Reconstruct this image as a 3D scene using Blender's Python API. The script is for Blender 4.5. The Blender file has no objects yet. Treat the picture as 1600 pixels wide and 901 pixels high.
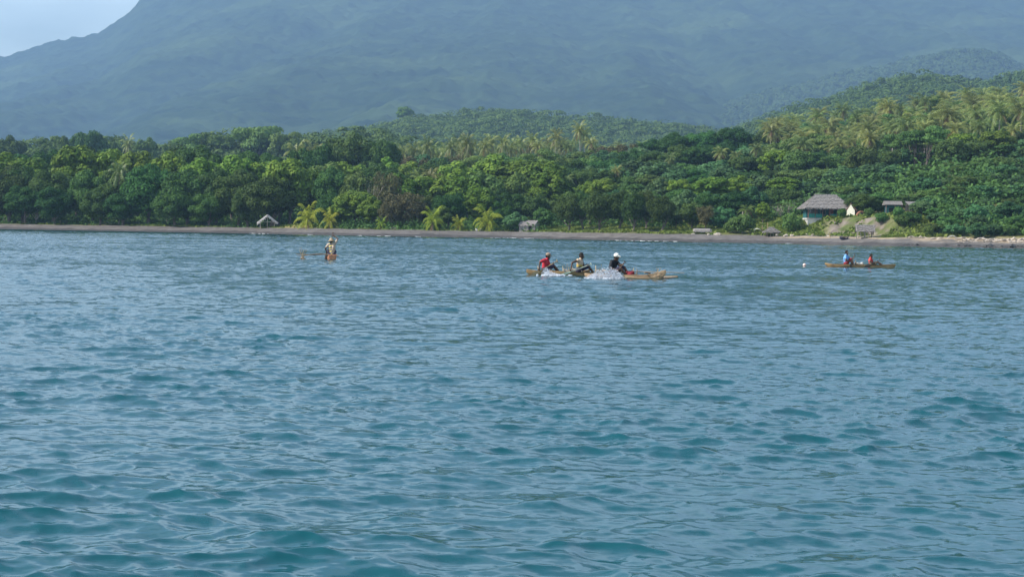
import bpy, math, random
import numpy as np
from mathutils import Vector, Matrix, Quaternion

# ------------------------------------------------------------------ camera
sc = bpy.context.scene
C = sc.collection
F, CX, CY, HY, CAM_Z, ROLL = 3000.0, 800.0, 450.5, 357.5, 1.9, 0.0148   # photo pixels, metres
cam = bpy.data.cameras.new('camera'); cam_ob = bpy.data.objects.new('camera', cam); C.objects.link(cam_ob)
cam.sensor_width = 36.0; cam.lens = 36.0 * F / 1600.0; cam.clip_start = 0.5; cam.clip_end = 30000.0
PITCH = math.atan((CY - HY) / F)
CAM_R = Matrix.Rotation(math.pi/2 - PITCH, 3, 'X') @ Matrix.Rotation(ROLL, 3, 'Z')
cam_ob.matrix_world = Matrix.Translation((0, 0, CAM_Z)) @ CAM_R.to_4x4()
sc.camera = cam_ob

# ------------------------------------------------------------------ sky, sun, exposure
SUN_EL, SUN_AZ = math.radians(44), math.radians(-100)      # azimuth clockwise from the view direction
world = bpy.data.worlds.new('World'); sc.world = world; world.use_nodes = True
def setup_world():
    nt = world.node_tree; N = nt.nodes; L = nt.links
    bg = N['Background']; bg.inputs['Strength'].default_value = 0.11
    sky = N.new('ShaderNodeTexSky'); sky.sky_type = 'NISHITA'; sky.sun_disc = False
    sky.sun_elevation = SUN_EL; sky.sun_rotation = SUN_AZ; sky.air_density = 1.0; sky.dust_density = 1.2; sky.ozone_density = 1.5
    tc = N.new('ShaderNodeTexCoord'); mp = N.new('ShaderNodeMapping'); mp.inputs['Scale'].default_value = (2.2, 2.2, 9.0)
    nz = N.new('ShaderNodeTexNoise'); nz.inputs['Scale'].default_value = 1.5; nz.inputs['Detail'].default_value = 6
    cr = N.new('ShaderNodeValToRGB'); cr.color_ramp.elements[0].position = 0.34; cr.color_ramp.elements[1].position = 0.62
    mx = N.new('ShaderNodeMix'); mx.data_type = 'RGBA'; mx.inputs[7].default_value = (7.2, 8.6, 9.1, 1)
    L.new(tc.outputs['Generated'], mp.inputs[0]); L.new(mp.outputs[0], nz.inputs['Vector']); L.new(nz.outputs[0], cr.inputs[0])
    ml = N.new('ShaderNodeMath'); ml.operation = 'MULTIPLY'; ml.inputs[1].default_value = 0.75
    sp = N.new('ShaderNodeSeparateXYZ'); L.new(tc.outputs['Generated'], sp.inputs[0])
    mr = N.new('ShaderNodeMapRange'); mr.interpolation_type = 'SMOOTHSTEP'; mr.inputs[1].default_value = 0.22; mr.inputs[2].default_value = 0.55; mr.inputs[3].default_value = 0.9; mr.inputs[4].default_value = 0.15
    L.new(sp.outputs['Z'], mr.inputs[0]); L.new(mr.outputs[0], ml.inputs[1])
    L.new(cr.outputs[0], ml.inputs[0]); L.new(ml.outputs[0], mx.inputs[0])
    L.new(sky.outputs[0], mx.inputs[6]); L.new(mx.outputs[2], bg.inputs['Color'])
setup_world()
sun = bpy.data.lights.new('sun', 'SUN'); sun.energy = 5.0; sun.angle = math.radians(0.5); sun.color = (1.0, 0.95, 0.87)
sun_ob = bpy.data.objects.new('sun', sun); C.objects.link(sun_ob)
SUN_DIR = Vector((math.sin(SUN_AZ)*math.cos(SUN_EL), math.cos(SUN_AZ)*math.cos(SUN_EL), math.sin(SUN_EL)))
sun_ob.rotation_euler = (-SUN_DIR).to_track_quat('-Z', 'Y').to_euler()
vs = sc.view_settings
sc.display_settings.display_device = 'sRGB'
vs.view_transform = 'Standard'; vs.look = 'None'; vs.exposure = 0.75; vs.gamma = 1.0; vs.use_curve_mapping = False
sc.render.engine = 'CYCLES'
sc.cycles.use_denoising = True; sc.cycles.max_bounces = 5; sc.cycles.diffuse_bounces = 2; sc.cycles.glossy_bounces = 2
sc.cycles.transmission_bounces = 2; sc.cycles.volume_bounces = 0; sc.cycles.sample_clamp_direct = 5.0; sc.cycles.caustics_reflective = False; sc.cycles.caustics_refractive = False
HAZE_DENSITY, HAZE_COLOR = 0.000114, (0.37, 0.61, 0.96)

rng = np.random.default_rng(7)
random.seed(7)

# ------------------------------------------------------------------ helpers: pixels <-> world
def ray(px, py):
    return CAM_R @ Vector(((px - CX) / F, -(py - CY) / F, -1.0))
def at(px, py, D):                       # point of the world seen at a photo pixel, D metres in front
    r = ray(px, py); return Vector((0, 0, CAM_Z)) + r * (D / r.y)
def hor(px): return HY + ROLL * (px - CX)

# ------------------------------------------------------------------ helpers: objects
def tag(o, label=None, cat=None, group=None, kind=None):
    if label: o['label'] = label
    if cat: o['category'] = cat
    if group: o['group'] = group
    if kind: o['kind'] = kind
    return o
def empty(name, loc=(0, 0, 0), rz=0.0, parent=None):
    o = bpy.data.objects.new(name, None); C.objects.link(o); o.location = loc; o.rotation_euler = (0, 0, rz)
    if parent: o.parent = parent
    return o
def mesh_data(name, V, Fc, mats, smooth=False, mi=None):
    me = bpy.data.meshes.new(name)
    if isinstance(Fc, np.ndarray):
        V = np.asarray(V, dtype=np.float32); n, k = Fc.shape
        me.vertices.add(len(V)); me.vertices.foreach_set('co', V.ravel())
        me.loops.add(n*k); me.loops.foreach_set('vertex_index', Fc.astype(np.int32).ravel())
        me.polygons.add(n); me.polygons.foreach_set('loop_start', np.arange(0, n*k, k, dtype=np.int32))
        me.polygons.foreach_set('loop_total', np.full(n, k, dtype=np.int32))
        me.update(calc_edges=True)
    else:
        me.from_pydata([tuple(v) for v in V], [], [tuple(f) for f in Fc]); me.update()
    for m in (mats if isinstance(mats, (list, tuple)) else [mats]): me.materials.append(m)
    if mi is not None: me.polygons.foreach_set('material_index', np.asarray(mi, dtype=np.int32))
    if smooth: me.polygons.foreach_set('use_smooth', np.ones(len(me.polygons), dtype=bool))
    return me
def obj(name, me, parent=None):
    o = bpy.data.objects.new(name, me); C.objects.link(o)
    if parent: o.parent = parent
    return o

class MB:                                 # collects simple solids into one mesh
    def __init__(s): s.V = []; s.F = []; s.M = []; s.mi = 0
    def add(s, V, Fc):
        b = len(s.V); s.V += [tuple(v) for v in V]; s.F += [tuple(i + b for i in f) for f in Fc]; s.M += [s.mi]*len(Fc)
    def box(s, c, d, rz=0.0, rot=None):
        hx, hy, hz = d[0]/2, d[1]/2, d[2]/2; R = rot or Matrix.Rotation(rz, 3, 'Z'); c = Vector(c)
        V = [c + R @ Vector((x*hx, y*hy, z*hz)) for x in (-1, 1) for y in (-1, 1) for z in (-1, 1)]
        s.add(V, [(0,1,3,2),(4,6,7,5),(0,4,5,1),(2,3,7,6),(0,2,6,4),(1,5,7,3)])
    def tube(s, P, R, n=6, cap=True):
        P = [Vector(p) for p in P]; R = R if hasattr(R, '__len__') else [R]*len(P); V = []; Fc = []
        for i, p in enumerate(P):
            t = (P[min(i+1, len(P)-1)] - P[max(i-1, 0)]).normalized()
            a = t.orthogonal() if abs(t.z) > 0.9 else t.cross(Vector((0, 0, 1))); a.normalize(); b = t.cross(a)
            V += [p + (a*math.cos(2*math.pi*k/n) + b*math.sin(2*math.pi*k/n))*R[i] for k in range(n)]
        for i in range(len(P)-1):
            for k in range(n):
                k2 = (k+1) % n; Fc.append((i*n+k, i*n+k2, (i+1)*n+k2, (i+1)*n+k))
        if cap: Fc += [tuple(range(n-1, -1, -1)), tuple((len(P)-1)*n + k for k in range(n))]
        s.add(V, Fc)
    def capsule(s, p, q, r1, r2=None, n=12, m=4):
        r2 = r1 if r2 is None else r2; p, q = Vector(p), Vector(q); t = q - p
        L_ = t.length; t = t.normalized() if L_ > 1e-6 else Vector((0, 0, 1)); P = []; R = []
        for i in range(m+1):
            a = math.pi/2*(1 - i/m); P.append(p - t*r1*math.sin(a)); R.append(max(1e-4, r1*math.cos(a)))
        for i in range(m+1):
            a = math.pi/2*i/m; P.append(q + t*r2*math.sin(a)); R.append(max(1e-4, r2*math.cos(a)))
        a0 = t.orthogonal().normalized(); b0 = t.cross(a0); V = []; Fc = []
        for pp, rr in zip(P, R): V += [pp + (a0*math.cos(2*math.pi*k/n) + b0*math.sin(2*math.pi*k/n))*rr for k in range(n)]
        for i in range(len(P)-1):
            for k in range(n): Fc.append((i*n+k, i*n+(k+1) % n, (i+1)*n+(k+1) % n, (i+1)*n+k))
        Fc += [tuple(range(n-1, -1, -1)), tuple((len(P)-1)*n + k for k in range(n))]
        s.add(V, Fc)
    def ball(s, c, r, R=None, n=12, m=8):
        c = Vector(c); r = Vector(r) if hasattr(r, '__len__') else Vector((r, r, r)); R = R or Matrix.Identity(3); V = []; Fc = []
        for i in range(1, m):
            a = math.pi*i/m
            for k in range(n):
                b = 2*math.pi*k/n; V.append(c + R @ Vector((r.x*math.sin(a)*math.cos(b), r.y*math.sin(a)*math.sin(b), r.z*math.cos(a))))
        for i in range(m-2):
            for k in range(n): Fc.append((i*n+k, (i+1)*n+k, (i+1)*n+(k+1) % n, i*n+(k+1) % n))
        T = len(V); V += [c + R @ Vector((0, 0, r.z)), c - R @ Vector((0, 0, r.z))]
        for k in range(n): Fc += [(T, k, (k+1) % n), (T+1, (m-2)*n+(k+1) % n, (m-2)*n+k)]
        s.add(V, Fc)
    def build(s, name, mats, parent=None, smooth=False):
        return obj(name, mesh_data(name, s.V, s.F, mats, smooth, s.M), parent)

# ------------------------------------------------------------------ materials
def nodes(name):
    m = bpy.data.materials.new(name); m.use_nodes = True
    return m, m.node_tree.nodes, m.node_tree.links, m.node_tree.nodes['Principled BSDF']
def mat(name, c1, c2=None, scale=3.0, rough=0.7, stretch=(1, 1, 1), bump=0.0, spec=0.3, detail=5, obj_var=0.0):
    m, N, L, P = nodes(name)
    P.inputs['Roughness'].default_value = rough; P.inputs['Specular IOR Level'].default_value = spec
    c2 = c2 or tuple(x*0.7 for x in c1)
    tc = N.new('ShaderNodeTexCoord'); mp = N.new('ShaderNodeMapping'); mp.inputs['Scale'].default_value = stretch
    nz = N.new('ShaderNodeTexNoise'); nz.inputs['Scale'].default_value = scale; nz.inputs['Detail'].default_value = detail
    cr = N.new('ShaderNodeValToRGB'); cr.color_ramp.elements[0].color = (*c2, 1); cr.color_ramp.elements[1].color = (*c1, 1)
    cr.color_ramp.elements[0].position = 0.35; cr.color_ramp.elements[1].position = 0.65
    L.new(tc.outputs['Object'], mp.inputs[0]); L.new(mp.outputs[0], nz.inputs['Vector']); L.new(nz.outputs[0], cr.inputs[0])
    L.new(cr.outputs[0], P.inputs['Base Color'])
    if bump:
        b = N.new('ShaderNodeBump'); b.inputs['Strength'].default_value = bump; b.inputs['Distance'].default_value = 0.05
        L.new(nz.outputs[0], b.inputs['Height']); L.new(b.outputs[0], P.inputs['Normal'])
    return m
def leaf_mat(name, c1, c2, trans=0.22, rough=0.55, spec=0.08, scale=0.35, hue=0.03, val=0.35):
    m, N, L, P = nodes(name)
    P.inputs['Roughness'].default_value = rough; P.inputs['Specular IOR Level'].default_value = spec
    g = N.new('ShaderNodeNewGeometry'); oi = N.new('ShaderNodeObjectInfo'); tc = N.new('ShaderNodeTexCoord')
    nz = N.new('ShaderNodeTexNoise'); nz.inputs['Scale'].default_value = scale; nz.inputs['Detail'].default_value = 2
    L.new(tc.outputs['Object'], nz.inputs['Vector'])
    a = N.new('ShaderNodeMath'); a.operation = 'ADD'; L.new(nz.outputs[0], a.inputs[0])
    b = N.new('ShaderNodeMath'); b.operation = 'MULTIPLY_ADD'; b.inputs[1].default_value = 0.5; b.inputs[2].default_value = -0.25
    L.new(g.outputs['Random Per Island'], b.inputs[0]); L.new(b.outputs[0], a.inputs[1])
    mx = N.new('ShaderNodeMix'); mx.data_type = 'RGBA'; mx.inputs[6].default_value = (*c2, 1); mx.inputs[7].default_value = (*c1, 1)
    L.new(a.outputs[0], mx.inputs[0])
    hs = N.new('ShaderNodeHueSaturation')
    h = N.new('ShaderNodeMapRange'); h.inputs[3].default_value = 0.5 - hue; h.inputs[4].default_value = 0.5 + hue
    v = N.new('ShaderNodeMapRange'); v.inputs[3].default_value = 1 - val; v.inputs[4].default_value = 1 + val
    fr = N.new('ShaderNodeMath'); fr.operation = 'FRACT'; m7 = N.new('ShaderNodeMath'); m7.operation = 'MULTIPLY'; m7.inputs[1].default_value = 7.31
    L.new(oi.outputs['Random'], h.inputs[0]); L.new(oi.outputs['Random'], m7.inputs[0]); L.new(m7.outputs[0], fr.inputs[0]); L.new(fr.outputs[0], v.inputs[0])
    L.new(h.outputs[0], hs.inputs['Hue']); L.new(v.outputs[0], hs.inputs['Value']); L.new(mx.outputs[2], hs.inputs['Color'])
    L.new(hs.outputs[0], P.inputs['Base Color'])
    t = N.new('ShaderNodeBsdfTranslucent'); L.new(hs.outputs[0], t.inputs[0])
    ms = N.new('ShaderNodeMixShader'); ms.inputs[0].default_value = trans
    L.new(P.outputs[0], ms.inputs[1]); L.new(t.outputs[0], ms.inputs[2]); L.new(ms.outputs[0], N['Material Output'].inputs['Surface'])
    return m

M = dict(
    bark=mat('bark', (0.20, 0.17, 0.14), (0.10, 0.08, 0.065), 4, 0.9, (1, 1, 0.3)),
    palebark=mat('pale_bark', (0.42, 0.38, 0.33), (0.26, 0.23, 0.20), 3, 0.9, (1, 1, 2)),
    thatch=mat('thatch', (0.31, 0.285, 0.265), (0.17, 0.155, 0.145), 2.2, 0.95, (3, 3, 0.6), 0.5),
    palethatch=mat('pale_thatch', (0.40, 0.36, 0.34), (0.24, 0.22, 0.21), 2.5, 0.95, (3, 3, 0.8), 0.5),
    pole=mat('pole_wood', (0.52, 0.45, 0.36), (0.34, 0.28, 0.21), 5, 0.8, (1, 1, 0.2)),
    greywood=mat('grey_wood', (0.22, 0.20, 0.18), (0.12, 0.11, 0.10), 5, 0.85),
    teal=mat('teal_paint', (0.022, 0.12, 0.12), (0.018, 0.08, 0.085), 3, 0.6),
    aqua=mat('aqua_paint', (0.03, 0.26, 0.21), (0.02, 0.18, 0.15), 3, 0.55),
    redpost=mat('red_brown_paint', (0.30, 0.13, 0.09), (0.2, 0.08, 0.06), 3, 0.6),
    white=mat('white_wash', (0.58, 0.56, 0.51), (0.38, 0.36, 0.33), 1.5, 0.8),
    cream=mat('cream_wash', (0.78, 0.75, 0.62), (0.66, 0.63, 0.50), 1.5, 0.8),
    brownmat=mat('woven_brown', (0.20, 0.13, 0.09), (0.11, 0.07, 0.05), 6, 0.9),
    dark=mat('shade_and_dark_door', (0.03, 0.03, 0.03), (0.02, 0.02, 0.02), 3, 0.9),  # near-black; paints shade into the doorways and the stilt hut's end wall
    glass=mat('window_glass', (0.04, 0.06, 0.07), (0.03, 0.05, 0.06), 2, 0.12, spec=0.6),
    drift=mat('driftwood_grey', (0.58, 0.50, 0.42), (0.36, 0.30, 0.25), 3, 0.85),
    rock=mat('pale_rock', (0.52, 0.46, 0.38), (0.30, 0.26, 0.22), 2, 0.9, bump=0.5),
    darkrock=mat('dark_rock', (0.10, 0.095, 0.09), (0.05, 0.048, 0.045), 2, 0.7, bump=0.5),
    wood=mat('canoe_wood', (0.46, 0.30, 0.14), (0.21, 0.125, 0.06), 3.0, 0.6, (0.6, 4, 4), 0.3),
    oldwood=mat('weathered_canoe_wood', (0.52, 0.36, 0.22), (0.22, 0.14, 0.085), 3.0, 0.65, (0.7, 4, 4), 0.3),
    orangewood=mat('orange_canoe_wood', (0.55, 0.26, 0.14), (0.38, 0.16, 0.085), 3.0, 0.6, (0.6, 3, 3), 0.2),
    inner=mat('canoe_inside', (0.20, 0.14, 0.09), (0.12, 0.08, 0.05), 4, 0.8),
    stick=mat('stick_wood', (0.25, 0.20, 0.15), (0.14, 0.11, 0.08), 6, 0.8, (1, 1, 1)),
    yellowstick=mat('peeled_stick', (0.44, 0.34, 0.19), (0.28, 0.21, 0.11), 6, 0.7),
    paddle=mat('paddle_wood', (0.55, 0.40, 0.22), (0.38, 0.26, 0.13), 5, 0.6),
    palepaddle=mat('pale_paddle', (0.66, 0.70, 0.52), (0.52, 0.57, 0.42), 5, 0.6),
    darkpaddle=mat('dark_paddle', (0.12, 0.08, 0.055), (0.07, 0.05, 0.04), 5, 0.6),
    skin=mat('skin', (0.085, 0.045, 0.028), (0.062, 0.032, 0.02), 6, 0.45, spec=0.4),
    hair=mat('hair', (0.012, 0.010, 0.009), (0.008, 0.007, 0.006), 20, 0.8),
    eye=mat('eye', (0.6, 0.58, 0.55), (0.5, 0.48, 0.46), 5, 0.3),
    red=mat('red_cloth', (0.52, 0.035, 0.055), (0.38, 0.02, 0.035), 8, 0.85),
    orangered=mat('orange_red_cloth', (0.60, 0.085, 0.07), (0.44, 0.05, 0.045), 8, 0.85),
    tan=mat('tan_cloth', (0.42, 0.33, 0.25), (0.30, 0.23, 0.17), 6, 0.9),
    black=mat('black_cloth', (0.018, 0.020, 0.026), (0.010, 0.011, 0.014), 8, 0.85),
    blue=mat('blue_cloth', (0.20, 0.42, 0.78), (0.14, 0.32, 0.62), 8, 0.85),
    maroon=mat('maroon_cloth', (0.26, 0.03, 0.04), (0.16, 0.02, 0.028), 8, 0.85),
    navy=mat('navy_cloth', (0.035, 0.03, 0.06), (0.02, 0.018, 0.04), 8, 0.85),
    olive=mat('olive_cloth', (0.13, 0.12, 0.09), (0.09, 0.08, 0.06), 8, 0.9),
    whitecap=mat('white_cloth', (0.80, 0.77, 0.70), (0.68, 0.65, 0.58), 6, 0.85),
    browncap=mat('brown_cloth', (0.30, 0.22, 0.17), (0.2, 0.15, 0.11), 6, 0.85),
    straw=mat('straw', (0.40, 0.31, 0.20), (0.26, 0.20, 0.125), 14, 0.85),
    net=mat('white_bundle', (0.72, 0.72, 0.66), (0.5, 0.5, 0.46), 9, 0.85),
    buoy=mat('buoy_paint', (0.70, 0.36, 0.30), (0.75, 0.68, 0.62), 3, 0.4),
    boatblue=mat('dark_blue_boat', (0.075, 0.07, 0.105), (0.04, 0.04, 0.06), 3, 0.6),
)
LEAF = dict(
    dark=leaf_mat('dark_leaf', (0.08, 0.15, 0.03), (0.028, 0.072, 0.018)),
    bright=leaf_mat('bright_leaf', (0.19, 0.275, 0.034), (0.07, 0.15, 0.023), hue=.015, val=0.25),
    mid=leaf_mat('mid_leaf', (0.13, 0.21, 0.05), (0.05, 0.108, 0.028)),
    cool=leaf_mat('cool_leaf', (0.105, 0.195, 0.07), (0.044, 0.108, 0.04)),
    rain=leaf_mat('rain_leaf', (0.074, 0.142, 0.028), (0.026, 0.07, 0.018), val=0.2),
    brown=leaf_mat('brown_leaf', (0.135, 0.125, 0.05), (0.066, 0.066, 0.03), val=0.2),
    iron=leaf_mat('needle_leaf', (0.08, 0.124, 0.026), (0.034, 0.066, 0.017), val=0.2),
    twig=leaf_mat('twig_leaf', (0.17, 0.155, 0.10), (0.10, 0.09, 0.06), val=0.15),
    frond=leaf_mat('frond_leaf', (.285,.31,.080),(.095,.150,.036), scale=0.5, val=0.25, rough=0.42, spec=0.25),
    youngfrond=leaf_mat('young_frond_leaf', (0.38, 0.42, 0.05), (0.19, 0.27, 0.03), scale=0.8, val=0.15, trans=0.35),
    deadfrond=leaf_mat('dead_frond', (0.24, 0.17, 0.085), (0.15, 0.1, 0.05), val=0.2),
    under=leaf_mat('undergrowth_leaf', (0.1, 0.17, 0.038), (0.038, 0.085, 0.024), scale=0.08),
    grass=leaf_mat('grass_blade', (0.2, 0.22, 0.05), (0.1, 0.15, 0.03), scale=0.15),
    far=leaf_mat('far_leaf', (0.08, 0.13, 0.03), (0.032, 0.072, 0.022), scale=0.02, val=0.1),
)

# ------------------------------------------------------------------ shoreline and terrain
WL = np.array([(-2200, 330), (-800, 343), (0, 358), (200, 361.5), (400, 365), (600, 369), (800, 372), (1000, 376.5), (1200, 380), (1400, 384.5), (1600, 388), (2400, 402), (3800, 428)], float)
_ds = CAM_Z * F / (WL[:, 1] - ROLL * (WL[:, 0] - CX) - HY)
def Ds(u): return np.interp(u, WL[:, 0], _ds)
COLS = {
    -800: [(-60,-6),(-2,-.25),(0,0),(12,1.25),(60,2),(250,8),(500,16)],
    0:    [(-60,-6),(-2,-.25),(0,0),(12,1.25),(60,2),(250,8),(500,16)],
    400:  [(-60,-6),(-2,-.25),(0,0),(11,1.3),(40,1.8),(120,3),(250,9),(500,19)],
    440:  [(-60,-6),(-2,-.25),(0,0),(11,1.3),(16,2.0),(40,2.2),(120,3),(250,9),(500,20)],
    482:  [(-60,-6),(-2,-.25),(0,0),(11,1.3),(16,2.0),(40,2.2),(120,3),(250,10),(500,21)],
    520:  [(-60,-6),(-2,-.25),(0,0),(11,1.3),(40,1.8),(120,3),(250,10),(500,22)],
    700:  [(-60,-6),(-2,-.25),(0,0),(10,1.3),(40,1.8),(90,4),(180,11),(300,17),(500,24)],
    950:  [(-60,-6),(-2,-.25),(0,0),(10,1.3),(35,2.4),(80,7),(150,13),(250,20),(500,29)],
    1100: [(-60,-6),(-2,-.25),(0,0),(10,1.3),(30,2.4),(80,9),(150,15),(230,21),(500,36)],
    1180: [(-60,-6),(-2,-.25),(0,0),(10,1.3),(22,2.4),(30,4.0),(80,9),(150,16),(230,21),(500,38)],
    1235: [(-60,-6),(-2,-.25),(0,0),(10,1.3),(20,2.4),(28,4.3),(80,9),(200,20),(330,29),(500,40)],
    1256: [(-60,-6),(-2,-.25),(0,0),(9,1.3),(16,2.2),(21,4.3),(40,4.8),(80,9),(200,18),(330,31),(500,42)],
    1300: [(-60,-6),(-2,-.25),(0,0),(8,1.2),(14,1.9),(21,4.7),(40,5.0),(80,9),(200,18),(330,33),(500,44)],
    1350: [(-60,-6),(-2,-.25),(0,0),(8,1.2),(14,1.8),(19,5.0),(35,5.4),(80,10),(200,19),(340,34.5),(500,42)],
    1400: [(-60,-6),(-2,-.25),(0,0),(8,1.2),(14,1.8),(19,4.9),(35,5.8),(80,10),(200,20),(340,36),(500,44)],
    1430: [(-60,-6),(-2,-.25),(0,0),(8,1.2),(14,2),(23,5),(40,7),(90,13),(200,21),(340,36.5),(500,45)],
    1500: [(-60,-6),(-2,-.25),(0,0),(8,1.2),(14,2.2),(40,7),(90,14),(200,23),(340,38),(500,47)],
    1600: [(-60,-6),(-2,-.25),(0,0),(8,1.2),(14,2.2),(40,7),(90,14),(200,23),(340,40),(500,50)],
    2600: [(-60,-6),(-2,-.25),(0,0),(8,1.2),(14,2.2),(40,7),(90,14),(200,23),(340,40),(500,50)],
}
_ck = np.array(sorted(COLS), float)
def vnoise(x, y, seed, s):               # smooth value noise, one octave
    x = np.asarray(x, float)/s; y = np.asarray(y, float)/s
    xi = np.floor(x).astype(np.int64); yi = np.floor(y).astype(np.int64); fx = x-xi; fy = y-yi
    fx = fx*fx*(3-2*fx); fy = fy*fy*(3-2*fy)
    def h(a, b):
        n = (a*374761393 + b*668265263 + seed*974711) & 0xffffffff; n = ((n ^ (n >> 13))*1274126177) & 0xffffffff
        return ((n ^ (n >> 16)) & 0xffff)/65535.0 - 0.5
    return (h(xi, yi)*(1-fx)+h(xi+1, yi)*fx)*(1-fy) + (h(xi, yi+1)*(1-fx)+h(xi+1, yi+1)*fx)*fy
def ground_ud(u, d):
    u = np.atleast_1d(np.asarray(u, float)); d = np.atleast_1d(np.asarray(d, float))
    k = np.clip(np.searchsorted(_ck, u, 'right')-1, 0, len(_ck)-2); t = np.clip((u-_ck[k])/(_ck[k+1]-_ck[k]), 0, 1); t = t*t*(3-2*t)
    zs = np.stack([np.interp(d, [p[0] for p in COLS[int(c)]], [p[1] for p in COLS[int(c)]]) for c in _ck])
    i = np.arange(len(u)); return zs[k, i]*(1-t) + zs[k+1, i]*t
def ground(x, y):
    x = np.atleast_1d(np.asarray(x, float)); y = np.atleast_1d(np.asarray(y, float)); u = CX + F*x/np.maximum(y, 1)
    d = y - Ds(u); z = ground_ud(u, d)
    amp = np.clip((d-9)/40, 0.0, 1); mid = np.clip((d-1)/6, 0, 1)
    return z + vnoise(x, y, 1, 23)*2.0*amp + vnoise(x, y, 2, 6)*0.55*np.clip((d-11)/10, 0, 1) + vnoise(x, y, 4, 1.6)*0.9*np.clip((d-13)/3, 0, 1)*np.clip((26-d)/4, 0, 1)*np.clip((u-1255)/15, 0, 1)*np.clip((1425-u)/15, 0, 1) + vnoise(x, y, 3, 2.5)*0.16*mid
def gz(x, y): return float(ground(x, y)[0])

def polar(us, ds):                        # grid of (u, d) -> x, y
    U, Dd = np.meshgrid(us, ds); Y = Ds(U) + Dd; X = (U - CX)/F*Y; return U, Dd, X, Y
def grid_faces(nr, nc):
    a = np.arange(nr*nc).reshape(nr, nc)
    return np.stack([a[:-1, :-1].ravel(), a[:-1, 1:].ravel(), a[1:, 1:].ravel(), a[1:, :-1].ravel()], 1)
def set_color(me, col, name='tint'):
    at_ = me.color_attributes.new(name, 'FLOAT_COLOR', 'POINT'); c = np.ones((len(me.vertices), 4), np.float32); c[:, :3] = col; at_.data.foreach_set('color', c.ravel())

def ground_material():
    m, N, L, P = nodes('ground_surface'); P.inputs['Roughness'].default_value = 0.9; P.inputs['Specular IOR Level'].default_value = 0.2
    a = N.new('ShaderNodeAttribute'); a.attribute_name = 'tint'
    tc = N.new('ShaderNodeTexCoord'); nz = N.new('ShaderNodeTexNoise'); nz.inputs['Scale'].default_value = 0.9; nz.inputs['Detail'].default_value = 8
    L.new(tc.outputs['Object'], nz.inputs['Vector'])
    mr = N.new('ShaderNodeMapRange'); mr.inputs[1].default_value = 0.25; mr.inputs[2].default_value = 0.75; mr.inputs[3].default_value = 0.65; mr.inputs[4].default_value = 1.35
    L.new(nz.outputs[0], mr.inputs[0])
    vm = N.new('ShaderNodeVectorMath'); vm.operation = 'SCALE'; L.new(a.outputs['Color'], vm.inputs[0]); L.new(mr.outputs[0], vm.inputs['Scale'])
    L.new(vm.outputs[0], P.inputs['Base Color'])
    b = N.new('ShaderNodeBump'); b.inputs['Strength'].default_value = 0.6; b.inputs['Distance'].default_value = 0.3
    L.new(nz.outputs[0], b.inputs['Height']); L.new(b.outputs[0], P.inputs['Normal'])
    return m
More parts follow.
